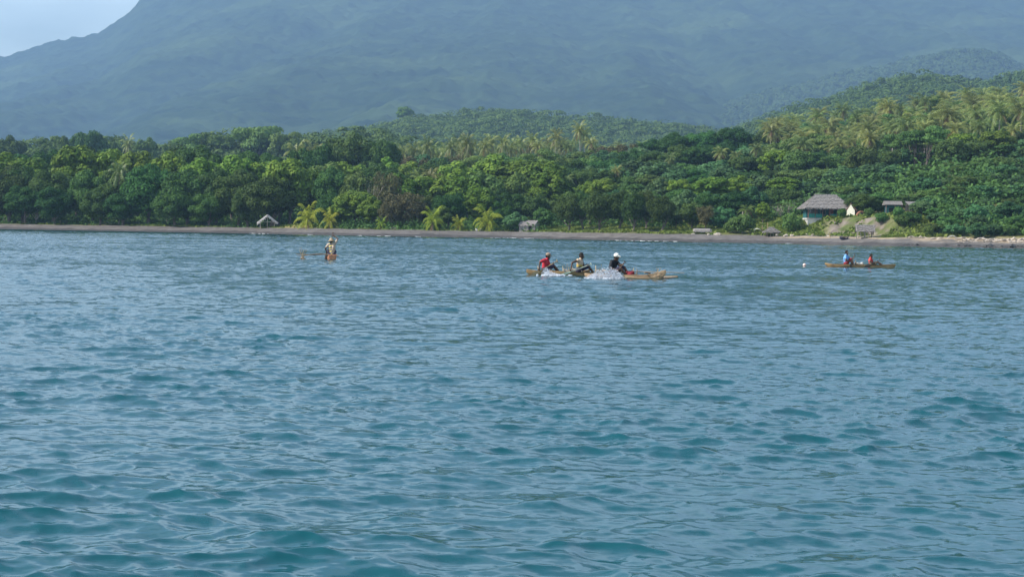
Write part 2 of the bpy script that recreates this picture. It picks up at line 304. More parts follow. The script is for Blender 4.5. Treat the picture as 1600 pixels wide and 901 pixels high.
def build_ground():
    us = np.concatenate([np.linspace(-2200, -60, 60)[:-1], np.arange(-60, 1660, 3.0), np.linspace(1660, 3800, 60)])
    ds = np.concatenate([[-60, -30, -12, -6], np.arange(-4, 30, 0.6), np.arange(30, 90, 3.0), np.arange(90, 700, 12.0)])
    U, Dd, X, Y = polar(us, ds); Z = ground(X.ravel(), Y.ravel()).reshape(X.shape)
    V = np.stack([X.ravel(), Y.ravel(), Z.ravel()], 1); me = mesh_data('ground', V, grid_faces(*X.shape), ground_material(), True)
    u, d, x, y, z = (q.ravel() for q in (U, Dd, X, Y, Z))
    n1 = vnoise(x, y, 5, 3.0) + 0.6*vnoise(x, y, 6, 1.1); n2 = vnoise(x, y, 8, 9)
    sand = np.array([0.128, 0.116, 0.106]); wet = np.array([0.066, 0.060, 0.056]); grass = np.array([0.115, 0.125, 0.035]); litter = np.array([0.05, 0.055, 0.025])
    soil = np.array([0.165, 0.138, 0.115]); dry = np.array([0.24, 0.19, 0.075]); palesand = np.array([0.30, 0.235, 0.16])
    def mixc(c, k, w): return c*(1-w[:, None]) + k*w[:, None]
    sm = lambda a, b, t: np.clip((t-a)/(b-a), 0, 1)
    c = np.tile(wet, (len(u), 1)); c = mixc(c, sand, sm(3.2, 4.6, d + 1.4*n1 + 1.2*n2))
    edge = np.interp(u, [-2200, 400, 800, 1000, 1200, 1400, 1600, 3800], [11.5, 11.5, 11, 10.5, 11, 9, 8, 8])
    c = mixc(c, grass, sm(0, 1.2, d - edge + 1.6*n1))
    c = mixc(c, dry, sm(0, .5, n2 + .3*n1 + .1)*sm(11, 14, d)*0.6)
    c = mixc(c, dry*1.25, sm(430, 445, u)*sm(492, 478, u)*sm(11, 13, d)*sm(45, 30, d)*0.8)
    c = mixc(c, litter, sm(16, 24, d)*sm(1090, 1020, u)*0.85); c = mixc(c, litter, sm(38, 60, d)*0.8)
    c = mixc(c, palesand, sm(1190, 1230, u)*sm(7.2, 7.8, d + .4*n1)*sm(9.8, 9.0, d + .4*n1)*sm(-0.15, 0.1, n2 + .5*n1))
    c = mixc(c, palesand, sm(1400, 1460, u)*sm(5.0, 6.5, d + n1)*sm(12.5, 10, d + n1)*sm(-.35, 0.1, n1)*0.9)
    cliff = sm(1282, 1302, u + 9*n1)*sm(1400, 1378, u + 14*n1)*sm(10.5, 12, d + .8*n1)*sm(23, 20, d + 1.5*n1)
    c = mixc(c, soil, cliff*sm(-.3, .1, n1 + .5*n2 + .7*vnoise(x, z*3, 41, 1.3))); c = mixc(c, soil*0.8, sm(1255, 1262, u)*sm(1290, 1280, u)*sm(17, 18, d)*sm(21.5, 20.5, d)*sm(-.2, .1, n1))
    c = mixc(c, np.array([.075, .10, .028]), sm(1190, 1230, u)*sm(12.5, 14, d)*sm(34, 28, d)*(1-cliff*sm(-.3, .1, n1 + .5*n2 + .7*vnoise(x, z*3, 41, 1.3)))*.8)
    set_color(me, np.clip(c*(1 + 0.25*n1[:, None]), 0.01, 1))
    return tag(obj('ground', me), 'dark grey sand beach rising to grass, earth and forest floor', 'ground', kind='structure')

# ------------------------------------------------------------------ water
def water_material():
    m, N, L, P = nodes('sea_water')
    P.inputs['Base Color'].default_value = (0.0025, 0.050, 0.063, 1); P.inputs['IOR'].default_value = 1.333; P.inputs['Roughness'].default_value = 0.09
    P.inputs['Specular IOR Level'].default_value = 0.5
    g = N.new('ShaderNodeNewGeometry'); acc = None
    for sx, sy, amp, det in ((1.6, 3.2, 0.20, 3.0), (12.0, 21.0, 0.21, 2.0)):   # ripples finer than the mesh, as tilted normals
        mp = N.new('ShaderNodeMapping'); mp.inputs['Scale'].default_value = (sx, sy, 1)
        nz = N.new('ShaderNodeTexNoise'); nz.inputs['Scale'].default_value = 1.0; nz.inputs['Detail'].default_value = det
        L.new(g.outputs['Position'], mp.inputs[0]); L.new(mp.outputs[0], nz.inputs['Vector'])
        sb = N.new('ShaderNodeVectorMath'); sb.operation = 'SUBTRACT'; sb.inputs[1].default_value = (0.5, 0.5, 0.5)
        L.new(nz.outputs['Color'], sb.inputs[0])
        ml = N.new('ShaderNodeVectorMath'); ml.operation = 'MULTIPLY'; ml.inputs[1].default_value = (amp*0.6, amp, 0)
        L.new(sb.outputs[0], ml.inputs[0])
        if acc is None: acc = ml.outputs[0]
        else:
            ad = N.new('ShaderNodeVectorMath'); L.new(acc, ad.inputs[0]); L.new(ml.outputs[0], ad.inputs[1]); acc = ad.outputs[0]
    ad = N.new('ShaderNodeVectorMath'); L.new(g.outputs['Normal'], ad.inputs[0]); L.new(acc, ad.inputs[1])
    nm = N.new('ShaderNodeVectorMath'); nm.operation = 'NORMALIZE'; L.new(ad.outputs[0], nm.inputs[0]); L.new(nm.outputs[0], P.inputs['Normal'])
    return m
def ocean_tile(n, size, lam_peak, rms_slope, seed, wind, lam_min):
    r = np.random.default_rng(seed); k1 = 2*np.pi*np.fft.fftfreq(n, size/n); KX, KY = np.meshgrid(k1, k1); K = np.hypot(KX, KY); K[0, 0] = 1
    kp = 2*np.pi/lam_peak; S = np.exp(-1.25*(kp/K)**2)/K**4 * np.exp(-(K*lam_min/(2*np.pi))**2)
    cs = (KX*math.cos(wind) + KY*math.sin(wind))/K; S = S*(0.12 + np.abs(cs)**3)
    A = np.sqrt(S)*(r.normal(size=K.shape) + 1j*r.normal(size=K.shape)); A[0, 0] = 0
    sl = np.real(np.fft.ifft2(1j*KX*A))**2 + np.real(np.fft.ifft2(1j*KY*A))**2
    A *= rms_slope/math.sqrt(sl.mean())
    return [np.real(np.fft.ifft2(B)).astype(np.float32) for B in (A, -1j*KX/K*A, -1j*KY/K*A)]
def samp(T, size, x, y):
    n = T.shape[0]; fx = (x/size % 1.0)*n; fy = (y/size % 1.0)*n; i = fx.astype(np.int32); j = fy.astype(np.int32); fx -= i; fy -= j
    i %= n; j %= n; i2 = (i+1) % n; j2 = (j+1) % n
    return (T[j, i]*(1-fx)+T[j, i2]*fx)*(1-fy) + (T[j2, i]*(1-fx)+T[j2, i2]*fx)*fy
WAVES = [(40.0, ocean_tile(1024, 40.0, 1.8, 0.112, 3, math.radians(97), 0.12), 0.10, 1.9), (27.0, ocean_tile(1024, 27.0, 0.6, 0.105, 4, math.radians(72), 0.09), -0.35, 1.7)]
def wave(x, y):
    h = np.zeros_like(x); dx = np.zeros_like(x); dy = np.zeros_like(x)
    for size, T, rot, chop in WAVES:
        c, s = math.cos(rot), math.sin(rot); xr = x*c + y*s + 500; yr = -x*s + y*c + 900
        a, b, e = (samp(t, size, xr, yr) for t in T); h += a; dx += -chop*(b*c - e*s); dy += -chop*(b*s + e*c)
    g = 1 + 0.8*vnoise(x, y, 91, 9) + 0.7*vnoise(x, y, 92, 4.5)      # gusts: rougher and calmer patches
    return h*g, dx*g, dy*g
def build_water():
    th = np.concatenate([-np.geomspace(0.31, 0.95, 40)[::-1], np.linspace(-0.305, 0.305, 1000), np.geomspace(0.31, 0.95, 40)])
    R = [4.0]
    while R[-1] < 700: R.append(R[-1] + (min(R[-1]*0.0033, 0.34) if R[-1] < 500 else R[-1]*0.02))
    R = np.array(R); TT, RR = np.meshgrid(th, R); X = RR*np.tan(TT); Y = RR.copy()
    h, dx, dy = wave(X.ravel(), Y.ravel()); big = np.abs(TT.ravel()) < 0.31
    h = np.where(big, h, h*0.3); calm = np.clip((RR.ravel()-150)/250, 0, 1); h *= 1 - 0.0*calm
    V = np.stack([X.ravel() + np.where(big, dx, 0), Y.ravel() + np.where(big, dy, 0), h], 1)
    me = mesh_data('water', V, grid_faces(*X.shape), water_material(), True)
    return tag(obj('water', me), 'choppy teal blue sea in front of the beach', 'sea', kind='structure')

# ------------------------------------------------------------------ far hills and the volcano
def far_material(name, c1, c2, c3, s1, s2):
    m, N, L, P = nodes(name); P.inputs['Roughness'].default_value = 0.95; P.inputs['Specular IOR Level'].default_value = 0.05
    g = N.new('ShaderNodeNewGeometry')
    n1 = N.new('ShaderNodeTexNoise'); n1.inputs['Scale'].default_value = s1; n1.inputs['Detail'].default_value = 8
    n2 = N.new('ShaderNodeTexNoise'); n2.inputs['Scale'].default_value = s2; n2.inputs['Detail'].default_value = 4
    L.new(g.outputs['Position'], n1.inputs['Vector']); L.new(g.outputs['Position'], n2.inputs['Vector'])
    r1 = N.new('ShaderNodeValToRGB'); r1.color_ramp.elements[0].position = .35; r1.color_ramp.elements[1].position = .65
    r1.color_ramp.elements[0].color = (*c1, 1); r1.color_ramp.elements[1].color = (*c2, 1)
    r2 = N.new('ShaderNodeValToRGB'); r2.color_ramp.elements[0].position = .52; r2.color_ramp.elements[1].position = .68
    mx = N.new('ShaderNodeMix'); mx.data_type = 'RGBA'; mx.inputs[7].default_value = (*c3, 1)
    L.new(n1.outputs[0], r1.inputs[0]); L.new(n2.outputs[0], r2.inputs[0]); L.new(r2.outputs[0], mx.inputs[0]); L.new(r1.outputs[0], mx.inputs[6])
    L.new(mx.outputs[2], P.inputs['Base Color'])
    return m
MT_CREST = np.array([(-2600, 330), (-1500, 268), (-800, 196), (-350, 140), (-100, 105), (0, 90), (35, 79), (70, 69), (108, 60), (150, 50), (170, 38), (195, 18), (215, 0), (290, -32), (400, -58), (560, -78), (850, -92), (1050, -92), (1300, -84), (1600, -66), (2000, -20), (2600, 70), (3600, 200)], float)  # unseen summit above the view shaped low so waves reflect bright sky
def build_mountain():
    us = np.concatenate([np.linspace(-2600, -80, 120)[:-1], np.arange(-80, 1680, 2.5), np.linspace(1680, 3600, 100)]); t = np.concatenate([np.linspace(0, 1, 420), np.linspace(1.01, 1.6, 30)])
    U, T = np.meshgrid(us, t); crest = np.interp(U, MT_CREST[:, 0], MT_CREST[:, 1]); Yc = 8200.0; Y0 = 2400.0
    zc = (hor(U) - crest)/F*Yc + CAM_Z; Y = Y0 + (Yc-Y0)*np.minimum(T, 1) + np.maximum(T-1, 0)*3000; X = (U-CX)/F*Y
    tt = np.minimum(T, 1); prof = 0.30*tt + 0.70*tt**1.7
    Z = 14 + (zc-14)*prof; Z = np.where(T > 1, zc*(1-(T-1)*0.9), Z)
    amp = np.clip(T*3, 0, 1)*np.clip(1.25-T, 0.25, 1)
    rad = np.arctan2(X-300, 10500-Y)                                # gullies run down from the summit
    Z = Z + amp*(vnoise(rad*100, Y/900, 20, 5.5)*100 + vnoise(rad*100, Y/600, 21, 2.2)*60 + vnoise(X, Y, 22, 260)*25 + vnoise(X, Y, 23, 90)*12)
    Z = Z + np.clip(T*8, 0, 1)*(vnoise(X, Y, 24, 40)*14 + vnoise(X, Y, 25, 18)*11)
    me = mesh_data('mountain', np.stack([X.ravel(), Y.ravel(), Z.ravel()], 1), grid_faces(*X.shape), far_material('mountain_forest', (0.009, 0.024, 0.011), (0.029, 0.053, 0.020), (0.046, 0.074, 0.026), 0.014, 0.0024), False)
    return tag(obj('mountain', me), 'broad forested volcano fading into blue haze', 'mountain', kind='structure')
def leaves(Cn, Nm, S, asp=0.6, fold=0.0, r=rng):
    n = len(Cn); Nm = Nm/np.maximum(np.linalg.norm(Nm, axis=1, keepdims=True), 1e-6); t = r.normal(size=(n, 3)); t -= Nm*(t*Nm).sum(1, keepdims=True)
    t /= np.maximum(np.linalg.norm(t, axis=1, keepdims=True), 1e-6); b = np.cross(Nm, t); S = np.asarray(S).reshape(-1, 1)
    V = np.stack([Cn - t*S, Cn - b*S*asp + Nm*S*fold, Cn + t*S, Cn + b*S*asp + Nm*S*fold], 1).reshape(-1, 3)
    return V, np.arange(4*n).reshape(n, 4)
def ridge(name, label, crest, Yc, Y0, Y1, seed, tree_h, spacing, leaf, per, cols, umin=None, umax=None, umbrella=0.0):
    crest = np.array(crest, float); us = np.arange(crest[0, 0], crest[-1, 0], 8.0); ts = np.concatenate([np.linspace(0, 1, 50), np.linspace(1.02, 1.5, 14)])
    def zf(u, t):
        zc = (hor(u) - np.interp(u, crest[:, 0], crest[:, 1]))/F*Yc + CAM_Z - tree_h*0.8
        tt = np.minimum(t, 1); zb = 8.0; z = zb + (zc-zb)*(0.65*tt + 0.35*np.sin(tt*math.pi/2)**2)
        return np.where(t > 1, zc - (t-1)*80, z)
    def yf(t): return np.where(t < 1, Y0 + (Yc-Y0)*t, Yc + (t-1)*(Y1-Yc)*2)
    U, T = np.meshgrid(us, ts); Y = yf(T); X = (U-CX)/F*Y; Z = zf(U, T) + vnoise(X, Y, seed, 45)*6*np.clip(T*2, 0, 1)
    me = mesh_data(name, np.stack([X.ravel(), Y.ravel(), Z.ravel()], 1), grid_faces(*X.shape), far_material(name+'_floor', (0.025, 0.045, 0.018), (0.04, 0.07, 0.025), (0.05, 0.08, 0.03), 0.05, 0.01), True)
    tag(obj(name, me), label, 'hill', kind='structure')
    r = np.random.default_rng(seed); n = int((Yc-Y0)*1.15/spacing**2*(crest[-1, 0]-crest[0, 0])/F*(Y0+Yc)/2)
    u = r.uniform(crest[0, 0], crest[-1, 0], n); t = np.sqrt(r.uniform(0.05, 1.2, n)); y = yf(t); x = (u-CX)/F*y; z = zf(u, t) + vnoise(x, y, seed, 45)*6*np.clip(t*2, 0, 1)
    hh = tree_h*(0.45 + 0.75*r.random(n)**1.5 + 0.7*vnoise(x, y, seed+1, 40)); rad = spacing*(0.38 + 0.75*r.random(n)**2); flat = np.where(r.random(n) < umbrella, 0.35, 0.75)
    rad = np.where(flat < 0.5, rad*1.5, rad)
    ctr = np.repeat(np.stack([x, y, z + hh - rad*flat], 1), per, 0); dv = r.normal(size=(n*per, 3)); dv /= np.linalg.norm(dv, axis=1, keepdims=True); dv[:, 2] = np.where(dv[:, 2] < -.2, -dv[:, 2], dv[:, 2])
    rr = np.repeat(rad, per)[:, None]*r.uniform(.75, 1.05, (n*per, 1)); pos = ctr + dv*rr*np.stack([np.ones(n*per), np.ones(n*per), np.repeat(flat, per)], 1)
    V, Fc = leaves(pos, dv + r.normal(size=dv.shape)*.22 + np.array([0, 0, .3]), leaf*r.uniform(.6, 1.2, n*per), .8, 0, r)
    me = mesh_data(name+'_forest', V, Fc, leaf_mat(name+'_leaf', *cols, scale=0.022, val=0.0, hue=0.0)); 
    return tag(obj(name+'_forest', me), label.replace('hill', 'hill forest') + ', dense tree canopy', 'forest', kind='stuff')

# ------------------------------------------------------------------ trees
def crown_mesh(name, lobes, leaf, per_m2, mats, r, asp=0.6, droop=0.0, updir=0.3, shell=(0.7, 1.08)):
    P = []; Dn = []
    Cc = np.array([l[0] for l in lobes]); Rr = np.array([l[1] for l in lobes])
    for c, rad in lobes:
        rad = np.asarray(rad); n = max(8, int(4*math.pi*(rad[0]*rad[1]*rad[2])**(2/3)*per_m2)); d = r.normal(size=(n, 3)); d /= np.linalg.norm(d, axis=1, keepdims=True)
        keep = (d[:, 2] > -.35) | (r.random(n) < .3); d = d[keep]; p = np.asarray(c) + d*rad*r.uniform(*shell, (len(d), 1))
        q = (p[:, None, :] - Cc[None])/Rr[None]; inside = ((q**2).sum(2) < 0.45).any(1); p, d = p[~inside], d[~inside]; P.append(p); Dn.append(d)
    P = np.concatenate(P); Dn = np.concatenate(Dn); n = len(P)
    V, Fc = leaves(P, Dn + r.normal(size=(n, 3))*.42 + np.array([0, 0, updir]), leaf*r.uniform(.55, 1.25, n), asp, 0, r)
    return mesh_data(name, V, Fc, mats)
def envelope(r, n, R, z0, z1, lob, power=0.5, dome=True, flat=0.8, tries=40):
    out = []; zc = (z0+z1)/2; hz = (z1-z0)/2
    for _ in range(n*tries):
        if len(out) >= n: break
        d = r.normal(size=3); d /= np.linalg.norm(d); f = r.random()**power*0.95
        rr = r.uniform(*lob); zz = d[2]*f; c = np.array([d[0]*f*(R-rr*.7), d[1]*f*(R-rr*.7), zc + zz*(hz-rr*.6)])
        if dome and zz < -0.2: c[:2] *= 1.0 + 0.1*r.random()
        if all(np.linalg.norm((c-o[0])) > .55*(rr+o[1][0]) for o in out): out.append((c, np.array([rr, rr, rr*flat])))
    return out
def trunk_mesh(name, h, r0, lobes, r, m, lean=0.6, forks=6, z_fork=None):
    b = MB(); z_fork = z_fork or h*0.35; P = []; x = y = 0.0; dx, dy = r.normal(size=2)*lean*0.2
    for i in range(7):
        z = h*0.7*i/6; P.append((x, y, z)); x += dx + r.normal()*0.12*lean; y += dy + r.normal()*0.12*lean
    P[0] = (P[0][0], P[0][1], -0.6); b.tube(P, [r0*1.35*(1-.1*i) if i == 0 else r0*(1-.12*i) for i in range(7)], 7)
    idx = r.permutation(len(lobes))[:forks]
    for k in idx:
        c = np.array(lobes[k][0]); s = Vector(P[int(r.integers(1, 4))]); e = Vector(c); mid = s.lerp(e, .5) + Vector((r.normal()*.4, r.normal()*.4, -.3))
        b.tube([s, mid, e], [r0*.5, r0*.33, r0*.12], 5)
    return mesh_data(name, b.V, b.F, m)
PROTO = {}
def proto(kind, height, radius, tm, cm): PROTO.setdefault(kind, []).append((height, radius, tm, cm))
def make_protos():
    for v in range(4):
        r = np.random.default_rng(100+v)
        lb = envelope(r, 27, 7.0, 1.7, 14, (1.8, 3.1)); proto('dark', 14, 7.0, trunk_mesh('trunk', 14, .42, lb, r, M['bark'], 1.2), crown_mesh('crown', lb, .34, 14, LEAF['dark'], r, .5))
        lb = envelope(r, 28, 6.2, 3.0, 16, (1.5, 2.6), .4); proto('bright', 16, 6.2, trunk_mesh('trunk', 16, .38, lb, r, M['bark']), crown_mesh('crown', lb, .42, 9, LEAF['bright'], r, .7, updir=.5))
    for v in range(3):
        r = np.random.default_rng(200+v)
        lb = envelope(r, 44, 10.5, 4.0, 15, (1.7, 2.8), .4, flat=.7); proto('rain', 15, 10.5, trunk_mesh('trunk', 15, .6, lb, r, M['bark'], 1, 9), crown_mesh('crown', lb, .38, 11, LEAF['rain'], r, .6))
        lb = envelope(r, 30, 5.5, 1.0, 11, (1.2, 2.1), .45); proto('mid', 11, 5.5, trunk_mesh('trunk', 11, .28, lb, r, M['bark']), crown_mesh('crown', lb, .34, 12, LEAF['mid'], r, .6))
        lb = envelope(r, 30, 5.0, 0.3, 8.5, (1.1, 1.9), .45); proto('cool', 8.5, 5.0, trunk_mesh('trunk', 8.5, .22, lb, r, M['bark']), crown_mesh('crown', lb, .36, 11, LEAF['cool'], r, .7, updir=.45))
        lb = envelope(r, 30, 5.0, 2.0, 9.0, (1.2, 2.0), .45); proto('iron', 9, 5.0, trunk_mesh('trunk', 9, .3, lb, r, M['bark'], 1.6, 9), crown_mesh('crown', lb, .30, 26, LEAF['iron'], r, .35, shell=(.5, 1.2)))
        lb = envelope(r, 24, 5.0, 1.5, 10, (1.1, 1.8), .45); proto('brown', 10, 5.0, trunk_mesh('trunk', 10, .26, lb, r, M['bark']), crown_mesh('crown', lb, .30, 12, LEAF['brown'], r, .5, shell=(.5, 1.2)))
        lb = [(np.array([r.normal()*2.6, r.normal()*2.6, 9 + r.normal()*1.1]), np.array([2.3, 2.3, .7])) for _ in range(16)]; proto('flat', 10.5, 6.0, trunk_mesh('trunk', 10, .3, lb, r, M['bark'], 1, 9), crown_mesh('crown', lb, .32, 12, LEAF['mid'], r, .6))
        lb = envelope(r, 18, 2.6, 0.1, 3.2, (.7, 1.2), .45); proto('bush', 3.2, 2.6, trunk_mesh('trunk', 3, .1, lb, r, M['bark']), crown_mesh('crown', lb, .2, 28, LEAF['mid'], r, .6))
        lb = envelope(r, 20, 4.0, 2.2, 7.5, (.9, 1.4), .5); proto('bare', 7.5, 4.0, trunk_mesh('trunk', 7.5, .22, lb, r, M['palebark'], 1.6, 18), crown_mesh('crown', lb, .16, 5, LEAF['twig'], r, .2, shell=(.3, 1.2)))
    def palm(kind, h, v, nf, fl, mats, dead, up):
        r = np.random.default_rng(300+v); b = MB(); P = []; lx, ly = r.normal(size=2)*h*.06
        for i in range(9):
            t = i/8; P.append((lx*t*t, ly*t*t, -0.4 + (h+.4)*t))
        b.tube(P, [.26 if i == 0 else .17 - .006*i for i in range(9)], 7); tm = mesh_data('trunk', b.V, b.F, M['palebark'])
        top = np.array(P[-1]); Vs = []; Fs = []; mi = []; nb = 0
        for k in range(nf + dead):
            isdead = k >= nf; az = k*2.39996 + r.normal()*.15; el = (r.uniform(-.9, -.3) if isdead else up[0] + (up[1]-up[0])*((k+.5)/nf)) + r.normal()*.08
            L_ = fl*(.75 if isdead else 1)*r.uniform(.85, 1.1); p = top.copy(); seg = 13; sag = (1.7 if not isdead else 1.0)*r.uniform(.8, 1.15); pts = []; el0 = el
            for i in range(seg+1):
                t = i/seg; e = max(el0 - sag*t**1.5, -1.45); d = np.array([math.cos(az)*math.cos(e), math.sin(az)*math.cos(e), math.sin(e)]); pts.append((p.copy(), d)); p = p + d*L_/seg
            side = np.array([-math.sin(az), math.cos(az), 0])
            for i in range(1, seg+1):
                p0, d = pts[i]; t = i/seg; ll = fl*.24*math.sin(math.pi*min(1, .15 + t*.83))**.7*r.uniform(.8, 1.15); wd = L_/seg*.36
                up_ = np.cross(d, side); up_ = up_ if up_[2] > 0 else -up_
                for sgn in (-1, 1):
                    out = side*sgn*.75 + d*.55 - np.array([0, 0, .45 + .25*r.random()]); out /= np.linalg.norm(out); q = p0 + out*ll
                    Vs += [p0 - d*wd, p0 + d*wd, q + d*wd*.25, q - d*wd*.35]; Fs.append((nb, nb+1, nb+2, nb+3)); nb += 4; mi.append(1 if isdead else 0)
        b = MB()                                                  # frond stalks and a cluster of nuts
        for j in range(7): b.ball(top + np.array([r.normal()*.25, r.normal()*.25, -.25 + r.normal()*.1]), .14, None, 6, 4)
        Vs += b.V; Fs += [tuple(i+nb for i in f) for f in b.F]; mi += [1]*len(b.F)
        me = mesh_data('crown', Vs, Fs, mats, False, mi); proto(kind, h + fl*.55, fl*.9, tm, me)
    for v in range(5): palm('palm', 8.2 + v*.8, v, 26, 4.1 + .15*(v % 3), [LEAF['frond'], LEAF['deadfrond']], 4, (-.85, 1.4))
    for v in range(3): palm('youngpalm', .9 + .2*v, 20+v, 19, 3.9, [LEAF['youngfrond'], LEAF['deadfrond']], 2, (-.35, 1.35))
    palm('pandanus', 2.6, 30, 18, 2.4, [LEAF['mid'], LEAF['deadfrond']], 3, (-.5, 1.2))

GROUPED = {}
USED = {}
KINDNAME = dict(dark='broadleaf_tree', bright='broadleaf_tree', mid='broadleaf_tree', cool='broadleaf_tree', brown='broadleaf_tree', rain='rain_tree', flat='umbrella_tree', iron='ironwood_tree', bush='shrub', bare='bare_tree', palm='coconut_palm', youngpalm='young_palm', pandanus='pandanus_palm')
CAT = dict(bush='shrub', palm='palm tree', youngpalm='palm tree', pandanus='palm tree')
def tree(kind, px, py, D, label, group=None, w=None, height=None, rz=None, z0=None, ordinal=False, var=None):
    pr = PROTO[kind]; k = random.randrange(len(pr)) if var is None else var % len(pr); h, rad, tm, cm = pr[k]
    X = at(px, py if py is not None else hor(px)-60, D).x; zb = gz(X, D) if z0 is None else z0
    if height is None: height = max(2.0, at(px, py, D).z - zb)
    s = height/h; sx = s if w is None else (w/F*D/2)/rad
    sx = min(max(sx, s*.55), s*1.9)
    key = (kind, k)
    root = empty(KINDNAME[kind]) if key not in USED else USED[key][0].copy()
    if key not in USED:
        t = obj('trunk', tm, root); c = obj('crown', cm, root); USED[key] = (root, t, c)
    else:
        C.objects.link(root)
        for ch in USED[key][1:]:
            c2 = ch.copy(); C.objects.link(c2); c2.parent = root
    for p_ in ('label', 'group', 'category'):
        if p_ in root: del root[p_]
    root.location = (X, D, zb); root.rotation_euler = (0, 0, random.uniform(0, 6.28) if rz is None else rz); root.scale = (sx, sx, s)
    tag(root, label, CAT.get(kind, 'tree'), group)
    if ordinal: GROUPED.setdefault(label, []).append((px, root))
    return root
def W(t, us, vs): return float(np.interp(t, us, vs))
def fill(kinds, p0, p1, step, tops, d, w, label, group, jit=6, ordinal=False, dj=5):
    px = p0
    while px <= p1:
        kind = random.choice(kinds); x = px + random.uniform(-.3, .3)*step; tp = W(x, [t[0] for t in tops], [t[1] for t in tops]) + random.uniform(-jit, jit)
        D = float(Ds(x)) + d + random.uniform(-dj, dj); adj = '' if len(set(kinds)) == 1 else ADJ[kind] + ' '; lab = adj + label.replace('leafy ', '')
        tree(kind, x, tp, D, lab, GN(group, kind), w*random.uniform(.85, 1.2), ordinal=ordinal); px += step
ADJ = dict(dark='dark green', bright='light yellow green', mid='mid green', cool='blue green', brown='brownish', rain='dark spreading', flat='flat topped')
GNAMES = dict(dark='dark round trees', bright='yellow green trees', mid='mid green trees', cool='blue green bushy trees', brown='brownish trees', rain='spreading rain trees', flat='flat topped trees', iron='ironwood trees', bush='shrubs', bare='bare trees', palm='coconut palms')
def GN(group, kind): return GNAMES.get(kind, kind) + ' ' + group
ORD = ['first', 'second', 'third', 'fourth', 'fifth', 'sixth', 'seventh', 'eighth', 'ninth', 'tenth', 'eleventh', 'twelfth', 'thirteenth', 'fourteenth', 'fifteenth', 'sixteenth', 'seventeenth', 'eighteenth']
def apply_ordinals():
    for lab, items in GROUPED.items():
        items.sort(key=lambda t: t[0])
        if len(items) > 1 and len(items) <= len(ORD):
            for i, (px, o) in enumerate(items): o['label'] = ORD[i] + ' from left: ' + lab

